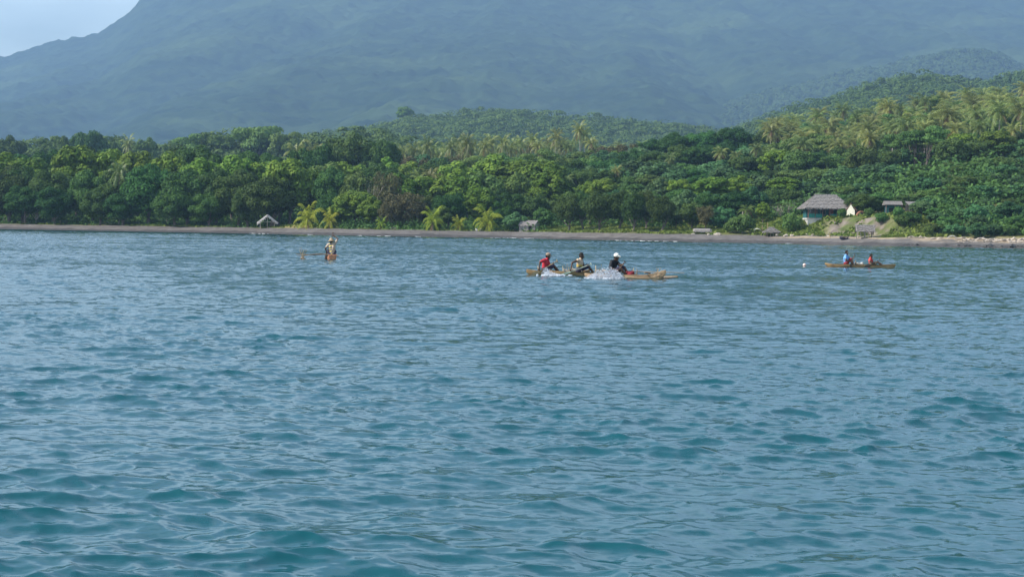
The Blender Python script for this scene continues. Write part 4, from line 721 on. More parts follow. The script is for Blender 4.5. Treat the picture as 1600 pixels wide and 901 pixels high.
def small_huts():
    # open A-frame shelter, left
    p = shore_spot(417, 12.2); root = empty('open_shelter', p, .10); tag(root, 'open gabled thatch shelter on poles at the left end of the beach', 'shelter')
    ro = gable_roof('roof', root, 3.4, 4.5, 1.75, 1.05, mat('silver_thatch', (.60, .56, .53), (.40, .37, .35), 3, .95), 6, 7, .5, .19); ro.rotation_euler = (0, 0, math.pi/2)
    for x in (-1.65, 1.5):
        for y in (-1.5, 1.5): one('tube', 'post', M['pole'], root, [(x, y, -.3), (x, y, 1.45)], .07, 6)
    one('tube', 'post', M['pole'], root, [(-.05, -1.5, -.3), (-.05, -1.5, 2.5)], .07, 6); one('tube', 'cross_beam', M['pole'], root, [(-1.7, -1.5, 1.35), (1.6, -1.5, 1.35)], .05, 6)
    # half hidden hut with pale woven wall
    p = shore_spot(825, 14.5); root = empty('thatched_hut', p, -.3); tag(root, 'pale grey thatched hut half hidden behind a small tree', 'hut')
    b = MB(); b.box((0, 0, .7), (3.6, 2.4, 2.0)); b.build('wall', M['palethatch'], root); gable_roof('roof', root, 3.7, 2.8, .85, 1.25, M['palethatch'], 5, 8)
    one('box', 'doorway_shade', M['dark'], root, (.6, -1.215, .6), (.7, .03, 1.3))  # no opening cut; dark sheet paints the unlit inside onto the wall
    # long low shelter
    p = shore_spot(1096, 12.5); root = empty('long_shelter', p, -.03); tag(root, 'long low grey thatched shelter on short legs above the beach', 'shelter')
    V = []; n = 8; b = MB()
    for x, s in ((-1.75, .82), (-1.45, 1), (1.35, 1), (1.75, .7)):
        for i in range(n+1): a = math.pi*i/n; V.append((x, -.8*s*math.cos(a), .42 + .62*s*math.sin(a)))
    b.add(V, [(k*(n+1)+i, k*(n+1)+i+1, (k+1)*(n+1)+i+1, (k+1)*(n+1)+i) for k in range(3) for i in range(n)] + [tuple(range(n, -1, -1)), tuple(range(3*(n+1), 4*(n+1)))])
    r = np.random.default_rng(3); thatch_fringe(b, (-1.7, -.82, .5), (1.7, -.82, .5), 18, .16, r, (0, -1, 0)); b.build('roof', M['thatch'], root)
    for x in (-1.3, 0, 1.2):
        for y in (-.6, .6): one('tube', 'post', M['pole'], root, [(x, y, -.25), (x, y, .5)], .06, 6)
    # thatched sunshade
    p = shore_spot(1204, 10.8); root = empty('thatched_sunshade', p); tag(root, 'low mushroom shaped thatch sunshade on many short posts', 'sunshade')
    hip_roof('roof', root, 3.0, 2.6, .75, .72, .8, M['thatch'], 5, 11)
    for x, y in ((-.9, -.8), (-.3, -.9), (.3, -.85), (.9, -.8), (-.9, .8), (.9, .8)): one('tube', 'post', M['pole'], root, [(x, y, -.25), (x*.9, y*.9, .95)], .05, 6)
    # stilted hut
    p = shore_spot(1350, 8.0, .12); root = empty('stilt_hut', p, -.05); tag(root, 'thatched lean-to hut standing on thin stilts on the beach', 'hut')
    ro = gable_roof('roof', root, 3.2, 1.9, .95, .98, M['thatch'], 5, 12)
    b = MB(); b.box((1.35, .1, .95), (.08, 1.3, 1.1)); b.build('end_wall', M['dark'], root); one('box', 'floor_deck', M['stick'], root, (0, 0, .52), (2.7, 1.3, .07))  # end wall on the side away from the sun, shade put into its colour
    for x in (-1.3, -.85, -.1, .45, 1.15): one('tube', 'stilt', M['pole'], root, [(x + .05, -.7, -.3), (x, -.65, 1.0)], .06, 6)
    for x in (-1.3, 0, 1.2): one('tube', 'stilt', M['greywood'], root, [(x, .7, -.3), (x, .65, 1.0)], .06, 6)
def beached_boat(px, d, L_, rz, m, label, tilt=.0, name='beached_boat'):
    p = shore_spot(px, d, .02); root = empty(name, p, rz); tag(root, label, 'boat'); root.rotation_euler = (tilt, 0, rz)
    hull_mesh('hull', root, L_, .42, .42, .18, m, z0=0.0); b = MB()
    for x in (-.25, .3): b.box((x*L_, 0, .3), (.16, .62, .04))
    b.build('seat', M['pole'], root)
def rock_mesh(seed, m):
    r = np.random.default_rng(seed); b = MB(); b.ball((0, 0, 0), (.5, .38, .3), None, 10, 7); V = np.array(b.V); V *= 1 + .22*r.normal(size=(len(V), 1)); return mesh_data('rock', V, b.F, m)
def shore_clutter():
    beached_boat(1317, 6.0, 1.7, .25, M['boatblue'], 'small dark blue rowing boat pulled up on the grey sand', .25)
    beached_boat(613, 12.6, 1.5, .3, M['white'], 'small white boat lying under the brown green tree', .3); beached_boat(746, 11, 1.2, .05, M['net'], 'tiny white dinghy lying low on the grass edge', .2)
    p = shore_spot(1181, 13.5); root = empty('tarpaulin_shelter', p, .1); tag(root, 'small cream tarpaulin stretched over poles left of the sunshade', 'tarpaulin')
    b = MB(); V = []
    for j in range(5):
        for i in range(9): x = (i/8-.5)*1.3; y = (j/4-.5)*1.2; V.append((x, y, 1.05 - .55*x*x - .35*y*y))
    b.add(V, [(j*9+i, j*9+i+1, j*9+10+i, j*9+9+i) for j in range(4) for i in range(8)]); b.build('sheet', M['cream'], root, True)
    for x in (-.5, .5): one('tube', 'pole', M['pole'], root, [(x, -.4, -.3), (x, -.4, .9)], .04, 6)
    for x, y, px, d, l in ((0, 0, 1158.5, 26, 'tall pale post rising above the olive bush'),):
        p = shore_spot(px, d); o = one('tube', 'wooden_post', M['pole'], None, [(p.x, p.y, p.z-.3), (p.x, p.y, p.z+2.6)], .13, 7); tag(o, l, 'post')
    for px, d, h, l in ((1189, 14.5, 1.5, 'short pale post behind the sunshade, left one'), (1197.5, 16, 1.9, 'taller pale post behind the sunshade, right one'), (1295, 8.2, .75, 'thin pale stake on the beach left of the dark blue boat')):
        p = shore_spot(px, d); tag(one('tube', 'wooden_stake', M['yellowstick'], None, [(p.x, p.y, p.z-.3), (p.x+.04, p.y, p.z+h)], .08, 6), l, 'stake')
    # driftwood and stones
    tpl = []
    for k in range(3):
        r = np.random.default_rng(60+k); b = MB(); P = [Vector((-1.1 + .37*i, r.normal()*.08, .05 + .06*r.normal())) for i in range(7)]; b.tube(P, [.04, .08, .09, .09, .08, .07, .03], 7); b.tube([P[3], P[3] + Vector((.3, .35, .18))], [.05, .02], 6); tpl.append(mesh_data('driftwood_log', b.V, b.F, M['drift']))
    for i, (px, d, s, z) in enumerate(((1423, 9.2, .8, .1), (1440, 8.8, .9, -.2), (1462, 8.4, 1.1, .15), (1503, 8.2, 1.2, -.1), (1510, 7.2, 1.0, .3), (1519, 5.4, .8, 0), (1532, 7.6, 1.3, -.2), (1545, 6.4, 1.1, .1), (1552, 8.4, 1.2, .4), (1566, 6.6, 1.3, -.1), (1578, 8.0, 1.4, .2), (1588, 6.0, 1.2, -.3), (1597, 7.5, 1.3, .1), (1500, 4.6, .7, .1))):
        o = obj('driftwood_log', tpl[i % 3]); p = shore_spot(px, d, .05); o.location = p; o.rotation_euler = (random.uniform(-.2, .2), random.uniform(-.06, .06), z + (math.pi if i % 2 else 0)); o.scale = (s, s*1.3, s*1.5)
        lab = 'bleached driftwood log on the beach below the right slope'; tag(o, lab, 'driftwood', 'driftwood on the right beach'); GROUPED.setdefault(lab, []).append((px, o))
    b = MB(); b.tube([(-.8, 0, 0), (-.5, 0, .28), (0, 0, .42), (.45, 0, .33), (.8, 0, .05)], [.06, .09, .1, .09, .06], 8); o = b.build('driftwood_arch', M['white']); o.location = shore_spot(1486, 9.0); tag(o, 'white arched driftwood root at the foot of the right thicket', 'driftwood')
    rk = [rock_mesh(70+k, M['rock']) for k in range(3)]; dk = [rock_mesh(80+k, M['darkrock']) for k in range(2)]
    for i, (px, d, s) in enumerate(((1082, 10.4, .6), (1106, 10.2, .7), (1120, 10.2, 1.2), (1214, 11.2, 1.0), (1221, 11.6, 1.1), (1228, 10.6, 1.1), (1236, 10.2, 1.0), (1262, 11.0, .9), (1269, 10.6, .7), (1293, 9.6, .5), (1314, 12.2, .7), (1340, 10, .6))):
        o = obj('rock', rk[i % 3]); o.location = shore_spot(px, d, .1*s); o.scale = (s*1.2, s, s*.9); o.rotation_euler = (0, 0, i*1.3); lab = 'pale stone on the upper edge of the beach'; tag(o, lab, 'rock', 'pale stones along the beach'); GROUPED.setdefault(lab, []).append((px, o))
    for i, (px, d, s) in enumerate(((1416, 1.4, .8), (1430, 1.6, 1.0), (1476, 1.5, .7), (1494, 1.6, .9), (1512, 1.3, 1.0), (1536, 1.2, 1.0), (1545, 1.5, 1.2), (1560, 1.3, .9), (1582, 1.5, 1.3), (1594, 1.7, 1.1))):
        o = obj('rock', dk[i % 2]); o.location = shore_spot(px, d, .02); o.scale = (s*1.4, s, s*.8); o.rotation_euler = (0, 0, i*1.7); lab = 'dark wet rock at the waterline below the right slope'; tag(o, lab, 'rock', 'dark rocks at the waterline'); GROUPED.setdefault(lab, []).append((px, o))
def shore_foam():
    r = np.random.default_rng(12); b = MB()
    for a, c in ((388, 396), (403, 417), (480, 491), (558, 566), (588, 602), (648, 660), (765, 776), (785, 803), (818, 834), (960, 1022), (1035, 1056), (1226, 1236)):
        px = a
        while px < c:
            w = r.uniform(2, 9); D0 = float(Ds(px)) - r.uniform(.0, 2.2); D1 = float(Ds(px+w)) - r.uniform(.0, 2.2); x0 = (px-CX)/F*D0; x1 = (px+w-CX)/F*D1
            b.capsule((x0, D0, .02), (x1, D1, .02), r.uniform(.02, .075), r.uniform(.015, .05), 8, 3); px += w*r.uniform(.9, 2.2)
    o = b.build('surf_foam', mat('foam', (.82, .84, .84), (.68, .72, .74), 6, .6), None, True); tag(o, 'thin broken white surf along the edge of the grey beach', 'surf', kind='stuff')


# ------------------------------------------------------------------ canoes, people, splashes
def hull_mesh(name, root, L_, hw, sheer, rise, m, z0=-.1, inside=None, blunt=0.0, stern_rise=None, floor=.06):
    n, k = 28, 8; V = []; Fc = []; mi = []; stern_rise = rise if stern_rise is None else stern_rise
    def sec(s, inn):
        a = abs(s); w = hw*max(.10, (1-a**2.6)**.7) if not (blunt and s < 0) else hw*max(blunt, (1-a**3)**.5)
        zs = sheer + (rise if s > 0 else stern_rise)*a**3; zk = z0 + (zs - z0)*.62*max(0, (a-.72)/.28)**2
        if blunt and s < 0: zk = z0 + .05*a
        if inn: w = max(.015, w-.045); zk = max(zk+.05, floor)
        P = []
        for i in range(k+1):
            t = math.pi*i/k; cy = math.cos(t); sz = math.sin(t)**.8; P.append((s*L_/2*(1 if not inn else .975), w*math.copysign(abs(cy)**.75, cy)*(1 + .06*math.sin(2*t)), zs + (zk-zs)*sz))
        return P
    for inn in (0, 1):
        for i in range(n+1): V += sec(-1 + 2*i/n, inn)
    st = k+1; off = (n+1)*st
    for i in range(n):
        for j in range(k):
            a = i*st+j; Fc.append((a, a+1, a+st+1, a+st)); mi.append(0); a += off; Fc.append((a, a+st, a+st+1, a+1)); mi.append(1)
        for j in (0, k):
            a = i*st+j; q = (a, a+st, a+st+off, a+off); Fc.append(q if j == 0 else q[::-1]); mi.append(0)
    for i in (0, n):
        for j in range(k):
            a = i*st+j; q = (a, a+off, a+off+1, a+1); Fc.append(q); mi.append(0)
    r = np.random.default_rng(len(name)); V = [(x, y + .012*math.sin(7*x+z*9), z + .012*math.sin(5.3*x + y*3)) for x, y, z in V]
    return obj(name, mesh_data(name, V, Fc, [m, inside or M['inner']], False, mi), root)
def canoe(label, px, py, heading, L_, m, booms, side=1, span=1.5, float_len=2.6, float_off=.3, rail=None, blunt=0.0, rise=.13, sheer=.2, hw=.24, stake_h=.26, group='outrigger canoes', stern_rise=None):
    r0 = ray(px, py); t = -CAM_Z / r0.z; p = r0*t; root = empty('outrigger_canoe', (p.x, p.y, 0), heading); tag(root, label, 'canoe', group)
    hull_mesh('hull', root, L_, hw, sheer, rise, m, blunt=blunt, stern_rise=stern_rise); r = np.random.default_rng(int(px)); ys = side*span
    for bx in booms:
        P = [(bx + .03*r.normal(), side*(-hw - .12) + (ys + side*.35 + side*(hw+.12))*i/7, sheer + .05 + .05*math.sin(i*.9 + bx) + .012*r.normal()) for i in range(8)]
        one('tube', 'boom', M['stick'], root, P, [.028, .03, .03, .029, .028, .026, .024, .018], 7)
        one('capsule', 'lashing', M['greywood'], root, (bx, side*hw*.9, sheer+.01), (bx, side*hw*.9, sheer+.09), .05, .05, 8, 3)
        for q in range(4):
            a = (-1 if q % 2 else 1)*r.uniform(.10, .2); e = .10*(q-1.5); zt = sheer + stake_h*r.uniform(.7, 1.2)
            one('tube', 'stake', M['yellowstick' if q % 3 == 0 else 'stick'], root, [(bx + e*.5 - a*.3, ys - a, -.02), (bx + e*.7, ys, sheer*.6), (bx + e + a*.3, ys + a*.9, zt)], [.022, .02, .012], 6)
    P = [(float_off - float_len/2 + float_len*i/8, ys + .02*math.sin(i*1.3), .02 + (.07*(i/8)**4)) for i in range(9)]
    one('tube', 'outrigger_float', M['stick'], root, P, [.03, .055, .065, .07, .07, .07, .065, .055, .035], 9)
    if blunt:
        b = MB(); x = -L_/2; w = hw*blunt*1.02; zt = sheer + (rise if stern_rise is None else stern_rise) + .03
        b.add([(x-.03, -w, zt), (x-.03, w, zt), (x-.03, w*.85, -.06), (x-.03, -w*.85, -.06), (x+.34, -w, zt+.01), (x+.34, w, zt+.01), (x+.34, w*.85, -.06), (x+.34, -w*.85, -.06)], [(0, 1, 2, 3), (7, 6, 5, 4), (0, 4, 5, 1), (2, 6, 7, 3), (0, 3, 7, 4), (1, 5, 6, 2)]); b.build('stern_block', m, root)
    if rail: one('tube', 'rail_pole', M['stick'], root, [(rail[0], rail[2], sheer+.115), ((rail[0]+rail[1])/2, rail[2], sheer+.125), (rail[1], rail[2], sheer+.12)], [.02, .019, .012], 6)
    bpy.context.view_layer.update()
    return Matrix.Translation((p.x, p.y, 0)) @ Matrix.Rotation(heading, 4, 'Z')

def ik(a, b, l1, l2, hint):
    a, b = Vector(a), Vector(b); d = b-a; L_ = min(d.length, (l1+l2)*.995); u = d.normalized(); x = (l1*l1 - l2*l2 + L_*L_)/(2*L_); h = math.sqrt(max(0, l1*l1 - x*x))
    n = Vector(hint) - u*Vector(hint).dot(u); n.normalize(); return a + u*x + n*h, a + u*L_
def voxel(name, b, m, vox, smooth=2, parent=None):
    me = mesh_data(name, b.V, b.F, m); o = bpy.data.objects.new(name, me); C.objects.link(o)
    md = o.modifiers.new('r', 'REMESH'); md.mode = 'VOXEL'; md.voxel_size = vox; md.use_smooth_shade = True
    sm = o.modifiers.new('s', 'SMOOTH'); sm.iterations = smooth; sm.factor = .5
    dg = bpy.context.evaluated_depsgraph_get(); me2 = bpy.data.meshes.new_from_object(o.evaluated_get(dg)); me2.name = name; o.modifiers.clear(); o.data = me2
    if not me2.materials: me2.materials.append(m)
    me2.polygons.foreach_set('use_smooth', np.ones(len(me2.polygons), dtype=bool)); bpy.data.meshes.remove(me)
    if parent: o.parent = parent
    return o
def hand(b, wrist, grip, axis, s=1.0):     # palm, four unequal fingers curled round the shaft, thumb from the palm's side
    w, g = Vector(wrist), Vector(grip); ax = Vector(axis).normalized(); d = (g-w); d = (d - ax*d.dot(ax)); d = d.normalized() if d.length > 1e-4 else ax.orthogonal().normalized(); n = ax.cross(d); rr = .030*s
    pc = g - d*.045*s; b.capsule(w, pc, .026*s, .03*s, 8, 3)
    for k in (-1.5, -.5, .5, 1.5): b.capsule(w.lerp(pc, .35) + ax*k*.008*s, pc + ax*k*.019*s + n*.006, .017*s, .017*s, 7, 2)
    for k, ln in ((-1.5, 2.6), (-.5, 3.25), (.5, 3.45), (1.5, 3.1)):
        pts = []
        for i in range(5): a = math.pi + .5 - ln*i/4; pts.append(g + ax*k*.0215*s + d*math.cos(a)*rr - n*math.sin(a)*rr*-1)
        for i in range(4): b.capsule(pts[i], pts[i+1], (.0105 - .0008*i)*s, (.0100 - .0008*i)*s, 7, 2)
    base = pc + ax*.035*s - n*.012; b.capsule(w.lerp(pc, .5) + ax*.02*s, base, .013*s, .012*s, 7, 2); mid = g + ax*.045*s - n*rr; b.capsule(base, mid, .012*s, .011*s, 7, 2); b.capsule(mid, mid + d*.03*s, .011*s, .009*s, 7, 2)
def person(label, Mc, seat, cloth, legs_m, pose, s=1.0, hat=None, sleeve=.55, skin='skin', shirt_label=None):
    V3 = lambda t: Vector(t)*s
    pel, chest, neck, head = (V3(pose[k]) for k in ('pel', 'chest', 'neck', 'head')); tw = pose.get('twist', 0.0); fx = Vector((math.cos(tw), math.sin(tw), 0)); sd = Vector((-math.sin(tw), math.cos(tw), 0))
    tilt = (neck-chest).normalized(); shc = chest.lerp(neck, .72); sh = {1: shc + sd*.185*s + V3(pose.get('shl', (0, 0, 0))), -1: shc - sd*.185*s + V3(pose.get('shr', (0, 0, 0)))}
    hd = {1: V3(pose['hl']), -1: V3(pose['hr'])}; el = {}; wr = {}; ax = {1: Vector(pose['axl']), -1: Vector(pose['axr'])}
    b = MB(); body = b
    for q in (1, -1):
        hint = pose.get('ehl' if q == 1 else 'ehr', (-.3, q*.6, -.7)); g = hd[q]; toward = (sh[q]-g).normalized(); e0, _ = ik(sh[q], g + toward*.085*s, .29*s, .255*s, hint); wdir = (e0-g).normalized(); wr[q] = g + wdir*.085*s; el[q], wr[q] = ik(sh[q], wr[q], .29*s, .255*s, hint); hd[q] = g
        b.capsule(sh[q], el[q], .055*s, .041*s); b.capsule(el[q], wr[q], .042*s, .027*s); b.ball(sh[q], .062*s); hand(b, wr[q], g, ax[q], s)
    kn = {}; an = {}
    for q in (1, -1):
        hip = pel + sd*q*.095*s; an[q] = V3(pose['al' if q == 1 else 'ar']); kn[q], an[q] = ik(hip, an[q], .43*s, .42*s, pose.get('kh', (.2, q*.35, 1))); b.capsule(hip, kn[q], .085*s, .056*s); b.capsule(kn[q], an[q].lerp(kn[q], .55), .055*s, .055*s); b.capsule(an[q].lerp(kn[q], .55), an[q], .055*s, .034*s)
        ft = pose.get('foot', (1, 0, 0.1)); f = Vector(ft).normalized(); b.capsule(an[q] - f*.04*s, an[q] + f*.13*s + Vector((0, 0, -.03*s)), .04*s, .03*s); b.capsule(an[q] + f*.1*s + Vector((0, 0, -.03*s)), an[q] + f*.17*s + Vector((0, 0, -.035*s)), .035*s, .022*s)
    def torso(bb, g):
        bb.capsule(pel - sd*.075*s, pel + sd*.075*s, (.115+g)*s); bb.capsule(pel, pel.lerp(chest, .6), (.115+g)*s, (.118+g)*s)
        for q in (1, -1): bb.capsule(pel.lerp(chest, .5) + sd*q*.04*s, chest + sd*q*.075*s, (.10+g)*s, (.108+g)*s); bb.capsule(chest + sd*q*.07*s, sh[q] - sd*q*.04*s, (.10+g)*s, (.062+g)*s)
    torso(b, 0); b.capsule(shc, neck.lerp(head, .35), .058*s, .05*s)
    yaw = pose.get('yaw', 0.0); pitch = pose.get('nod', 0.0); Rh = Matrix.Rotation(yaw, 3, 'Z') @ Matrix.Rotation(pitch, 3, 'Y'); H = lambda x, y, z: head + Rh @ (Vector((x, y, z))*s)
    b.ball(H(0, 0, .02), (.095*s, .076*s, .108*s), Rh); b.ball(H(.028, 0, -.055), (.066*s, .056*s, .07*s), Rh); b.capsule(H(.085, 0, .02), H(.108, 0, -.022), .011*s, .017*s, 8, 3); b.capsule(H(.08, -.035, .038), H(.08, .035, .038), .014*s)
    b.capsule(H(.082, -.02, -.058), H(.082, .02, -.058), .011*s); b.capsule(H(.078, -.018, -.076), H(.078, .018, -.076), .010*s); b.ball(H(.07, 0, -.105), (.026*s, .03*s, .022*s), Rh)
    for q in (1, -1): b.ball(H(-.005, q*.078, -.005), (.022*s, .012*s, .034*s), Rh)
    o = voxel('person', b, M[skin], .0075*s, 2); o.matrix_world = Mc @ Matrix.Translation(seat); tag(o, label, 'person')
    for q in (1, -1):
        e = MB(); e.ball(H(.082, q*.032, .014), .0125*s, None, 8, 6); e.ball(H(.092, q*.032, .014), .006*s, None, 6, 4); e.build('eye', M['eye'], o, True)
    # clothes
    b = MB(); torso(b, .014)
    for q in (1, -1): b.capsule(sh[q], sh[q].lerp(el[q], sleeve), .072*s, .064*s); b.ball(sh[q], .074*s)
    if sleeve > 1: [b.capsule(el[q], el[q].lerp(wr[q], sleeve-1), .06*s, .045*s) for q in (1, -1)]
    b.capsule(shc + tilt*.02, shc + tilt*.055*s, .07*s, .064*s); voxel('shirt', b, cloth, .010*s, 3, o)
    b = MB(); b.capsule(pel - sd*.08*s, pel + sd*.08*s, .134*s)
    for q in (1, -1): b.capsule(pel + sd*q*.095*s, (pel + sd*q*.095*s).lerp(kn[q], .92), .102*s, .075*s)
    voxel('shorts', b, legs_m, .011*s, 3, o)
    hb = MB(); hb.ball(H(-.014, 0, .042), (.098*s, .084*s, .102*s), Rh); hb.ball(H(-.03, 0, .01), (.085*s, .082*s, .085*s), Rh); voxel('hair', hb, M['hair'], .010*s, 2, o)
    if pose.get('beard'): hb = MB(); hb.ball(H(.035, 0, -.085), (.062*s, .055*s, .042*s), Rh); voxel('beard', hb, M['hair'], .009*s, 2, o)
    if hat == 'straw':
        hb = MB(); n = 24; prof = [(.001, .165), (.05, .165), (.085, .15), (.1, .10), (.105, .055), (.175, .022), (.20, -.006), (.19, -.018), (.1, .02)]; V = []
        for rr, zz in prof: V += [H(rr*math.cos(6.2832*k/n)*1.05, rr*math.sin(6.2832*k/n), zz) for k in range(n)]
        hb.add(V, [(i*n+k, i*n+(k+1) % n, (i+1)*n+(k+1) % n, (i+1)*n+k) for i in range(len(prof)-1) for k in range(n)]); hb.build('hat', M['straw'], o, True)
        band = MB(); V = [];
        for zz in (.056, .082): V += [H(.109*math.cos(6.2832*k/n)*1.05, .109*math.sin(6.2832*k/n), zz) for k in range(n)]
        band.add(V, [(k, (k+1) % n, n+(k+1) % n, n+k) for k in range(n)]); band.build('hat_band', M['browncap'], o, True)
    elif hat:
        hb = MB(); hb.ball(H(-.008, 0, .075), (.108*s, .095*s, .088*s), Rh); hb.ball(H(-.008, 0, .055), (.109*s, .096*s, .06*s), Rh); hb.ball(H(.115, 0, .055), (.075*s, .072*s, .012*s), Rh @ Matrix.Rotation(.15, 3, 'Y')); voxel('cap', hb, M[hat], .009*s, 2, o)
    return o
def make_paddle(label, Mc, top, tip, m, blade_len=.5, bw=.085):
    top, tip = Mc @ Vector(top), Mc @ Vector(tip); d = (tip-top).normalized(); root = empty('paddle', top); root.rotation_euler = d.to_track_quat('Z', 'Y').to_euler(); tag(root, label, 'paddle'); L_ = (tip-top).length
    b = MB(); b.tube([(0, 0, -.06), (0, 0, L_-blade_len*.9)], [.017, .020], 8); b.capsule((0, -.05, -.06), (0, .05, -.06), .018, .018, 8, 3); b.build('shaft', m, root, True)
    V = []; n = 12
    for i in range(n+1):
        t = i/n; w = bw*(math.sin(math.pi*min(1, .16 + t*.70))**.8) if t < .97 else bw*.35; z = L_ - blade_len + blade_len*t
        for y, x in ((-w, 0), (0, .012*(1-t*.6)), (w, 0), (0, -.012*(1-t*.6))): V.append((x, y, z))
    b = MB(); b.add(V, [(i*4+k, i*4+(k+1) % 4, i*4+4+(k+1) % 4, i*4+4+k) for i in range(n) for k in range(4)] + [(3, 2, 1, 0), (n*4, n*4+1, n*4+2, n*4+3)]); b.build('blade', m, root)
    return root
def splash(label, px, py, w, h, n, seed, peaks):
    r0 = ray(px, py); p = r0*(-CAM_Z/r0.z); p.z = 0.0; r = np.random.default_rng(seed); V = []; Fc = []; b = MB()
    for i in range(n):
        k = r.integers(len(peaks)); cx, ph, sp = peaks[k]; t = r.random()**.8; x = cx + r.normal()*sp*(.5+.7*t); y = r.normal()*.13; z = max(0.0, ph*t*math.exp(-((x-cx)/(sp*1.9))**2) + r.normal()*.02); s = r.uniform(.003, .0105)*(1.25-.6*t)
        d = Vector((x-cx, y, .5*r.random()+.3)).normalized()*s*r.uniform(.6, 3)
        b.capsule((x, y, z), (x+d.x, y+d.y, z+d.z), s, s*.6, 5, 1)
    for i in range(60):
        k = r.integers(len(peaks)); cx, ph, sp = peaks[k]; x = cx + r.normal()*sp*1.1; y = r.normal()*.16 - .05; b.ball((x, y, .01 + r.random()*.03), (r.uniform(.03, .11), r.uniform(.03, .08), r.uniform(.015, .05)), None, 7, 5)
    o = b.build('splash', SPLASH, None, True); o.location = p; return tag(o, label, 'splash', kind='stuff')
def splash_material():
    m, N, L, P = nodes('splash_water'); P.inputs['Base Color'].default_value = (.74, .79, .86, 1); P.inputs['Roughness'].default_value = .25
    t = N.new('ShaderNodeBsdfTranslucent'); t.inputs[0].default_value = (.85, .89, .95, 1); ms = N.new('ShaderNodeMixShader'); ms.inputs[0].default_value = .55
    L.new(P.outputs[0], ms.inputs[1]); L.new(t.outputs[0], ms.inputs[2]); L.new(ms.outputs[0], N['Material Output'].inputs['Surface']); return m
SPLASH = splash_material()
def stripes(name, base, ca, cb, mask_axis, lo, hi, freq, slant):
    m, N, L, P = nodes(name); P.inputs['Roughness'].default_value = .9; tc = N.new('ShaderNodeTexCoord'); sx = N.new('ShaderNodeSeparateXYZ'); L.new(tc.outputs['Object'], sx.inputs[0])
    def mth(op, a, bb): n = N.new('ShaderNodeMath'); n.operation = op; [L.new(v, n.inputs[i]) if not isinstance(v, (int, float)) else setattr(n.inputs[i], 'default_value', v) for i, v in enumerate((a, bb))]; return n.outputs[0]
    ph = mth('ADD', mth('MULTIPLY', sx.outputs['Z'], freq), mth('MULTIPLY', sx.outputs[mask_axis], slant)); fr = mth('FRACT', ph, 0); st = mth('GREATER_THAN', fr, .5)
    c = N.new('ShaderNodeMix'); c.data_type = 'RGBA'; c.inputs[6].default_value = (*ca, 1); c.inputs[7].default_value = (*cb, 1); L.new(st, c.inputs[0])
    k = mth('MULTIPLY', mth('GREATER_THAN', sx.outputs[mask_axis], lo), mth('LESS_THAN', sx.outputs[mask_axis], hi)); c2 = N.new('ShaderNodeMix'); c2.data_type = 'RGBA'; c2.inputs[6].default_value = (*base, 1); L.new(k, c2.inputs[0]); L.new(c.outputs[2], c2.inputs[7]); L.new(c2.outputs[2], P.inputs['Base Color']); return m
def tank_material():
    m, N, L, P = nodes('printed_shirt'); P.inputs['Roughness'].default_value = .9; tc = N.new('ShaderNodeTexCoord'); sx = N.new('ShaderNodeSeparateXYZ'); L.new(tc.outputs['Object'], sx.inputs[0])
    nz = N.new('ShaderNodeTexNoise'); nz.inputs['Scale'].default_value = 9; L.new(tc.outputs['Object'], nz.inputs['Vector']); ad = N.new('ShaderNodeMath'); ad.operation = 'MULTIPLY_ADD'; ad.inputs[1].default_value = .18; L.new(nz.outputs[0], ad.inputs[0]); L.new(sx.outputs['Z'], ad.inputs[2])
    cr = N.new('ShaderNodeValToRGB'); cr.color_ramp.interpolation = 'CONSTANT'; E = cr.color_ramp.elements; E[0].color = (.12, .115, .095, 1); E[0].position = 0; E[1].position = .36; E[1].color = (.48, .36, .08, 1); e = E.new(.44); e.color = (.47, .35, .25, 1)
    L.new(ad.outputs[0], cr.inputs[0]); L.new(cr.outputs[0], P.inputs['Base Color']); return m

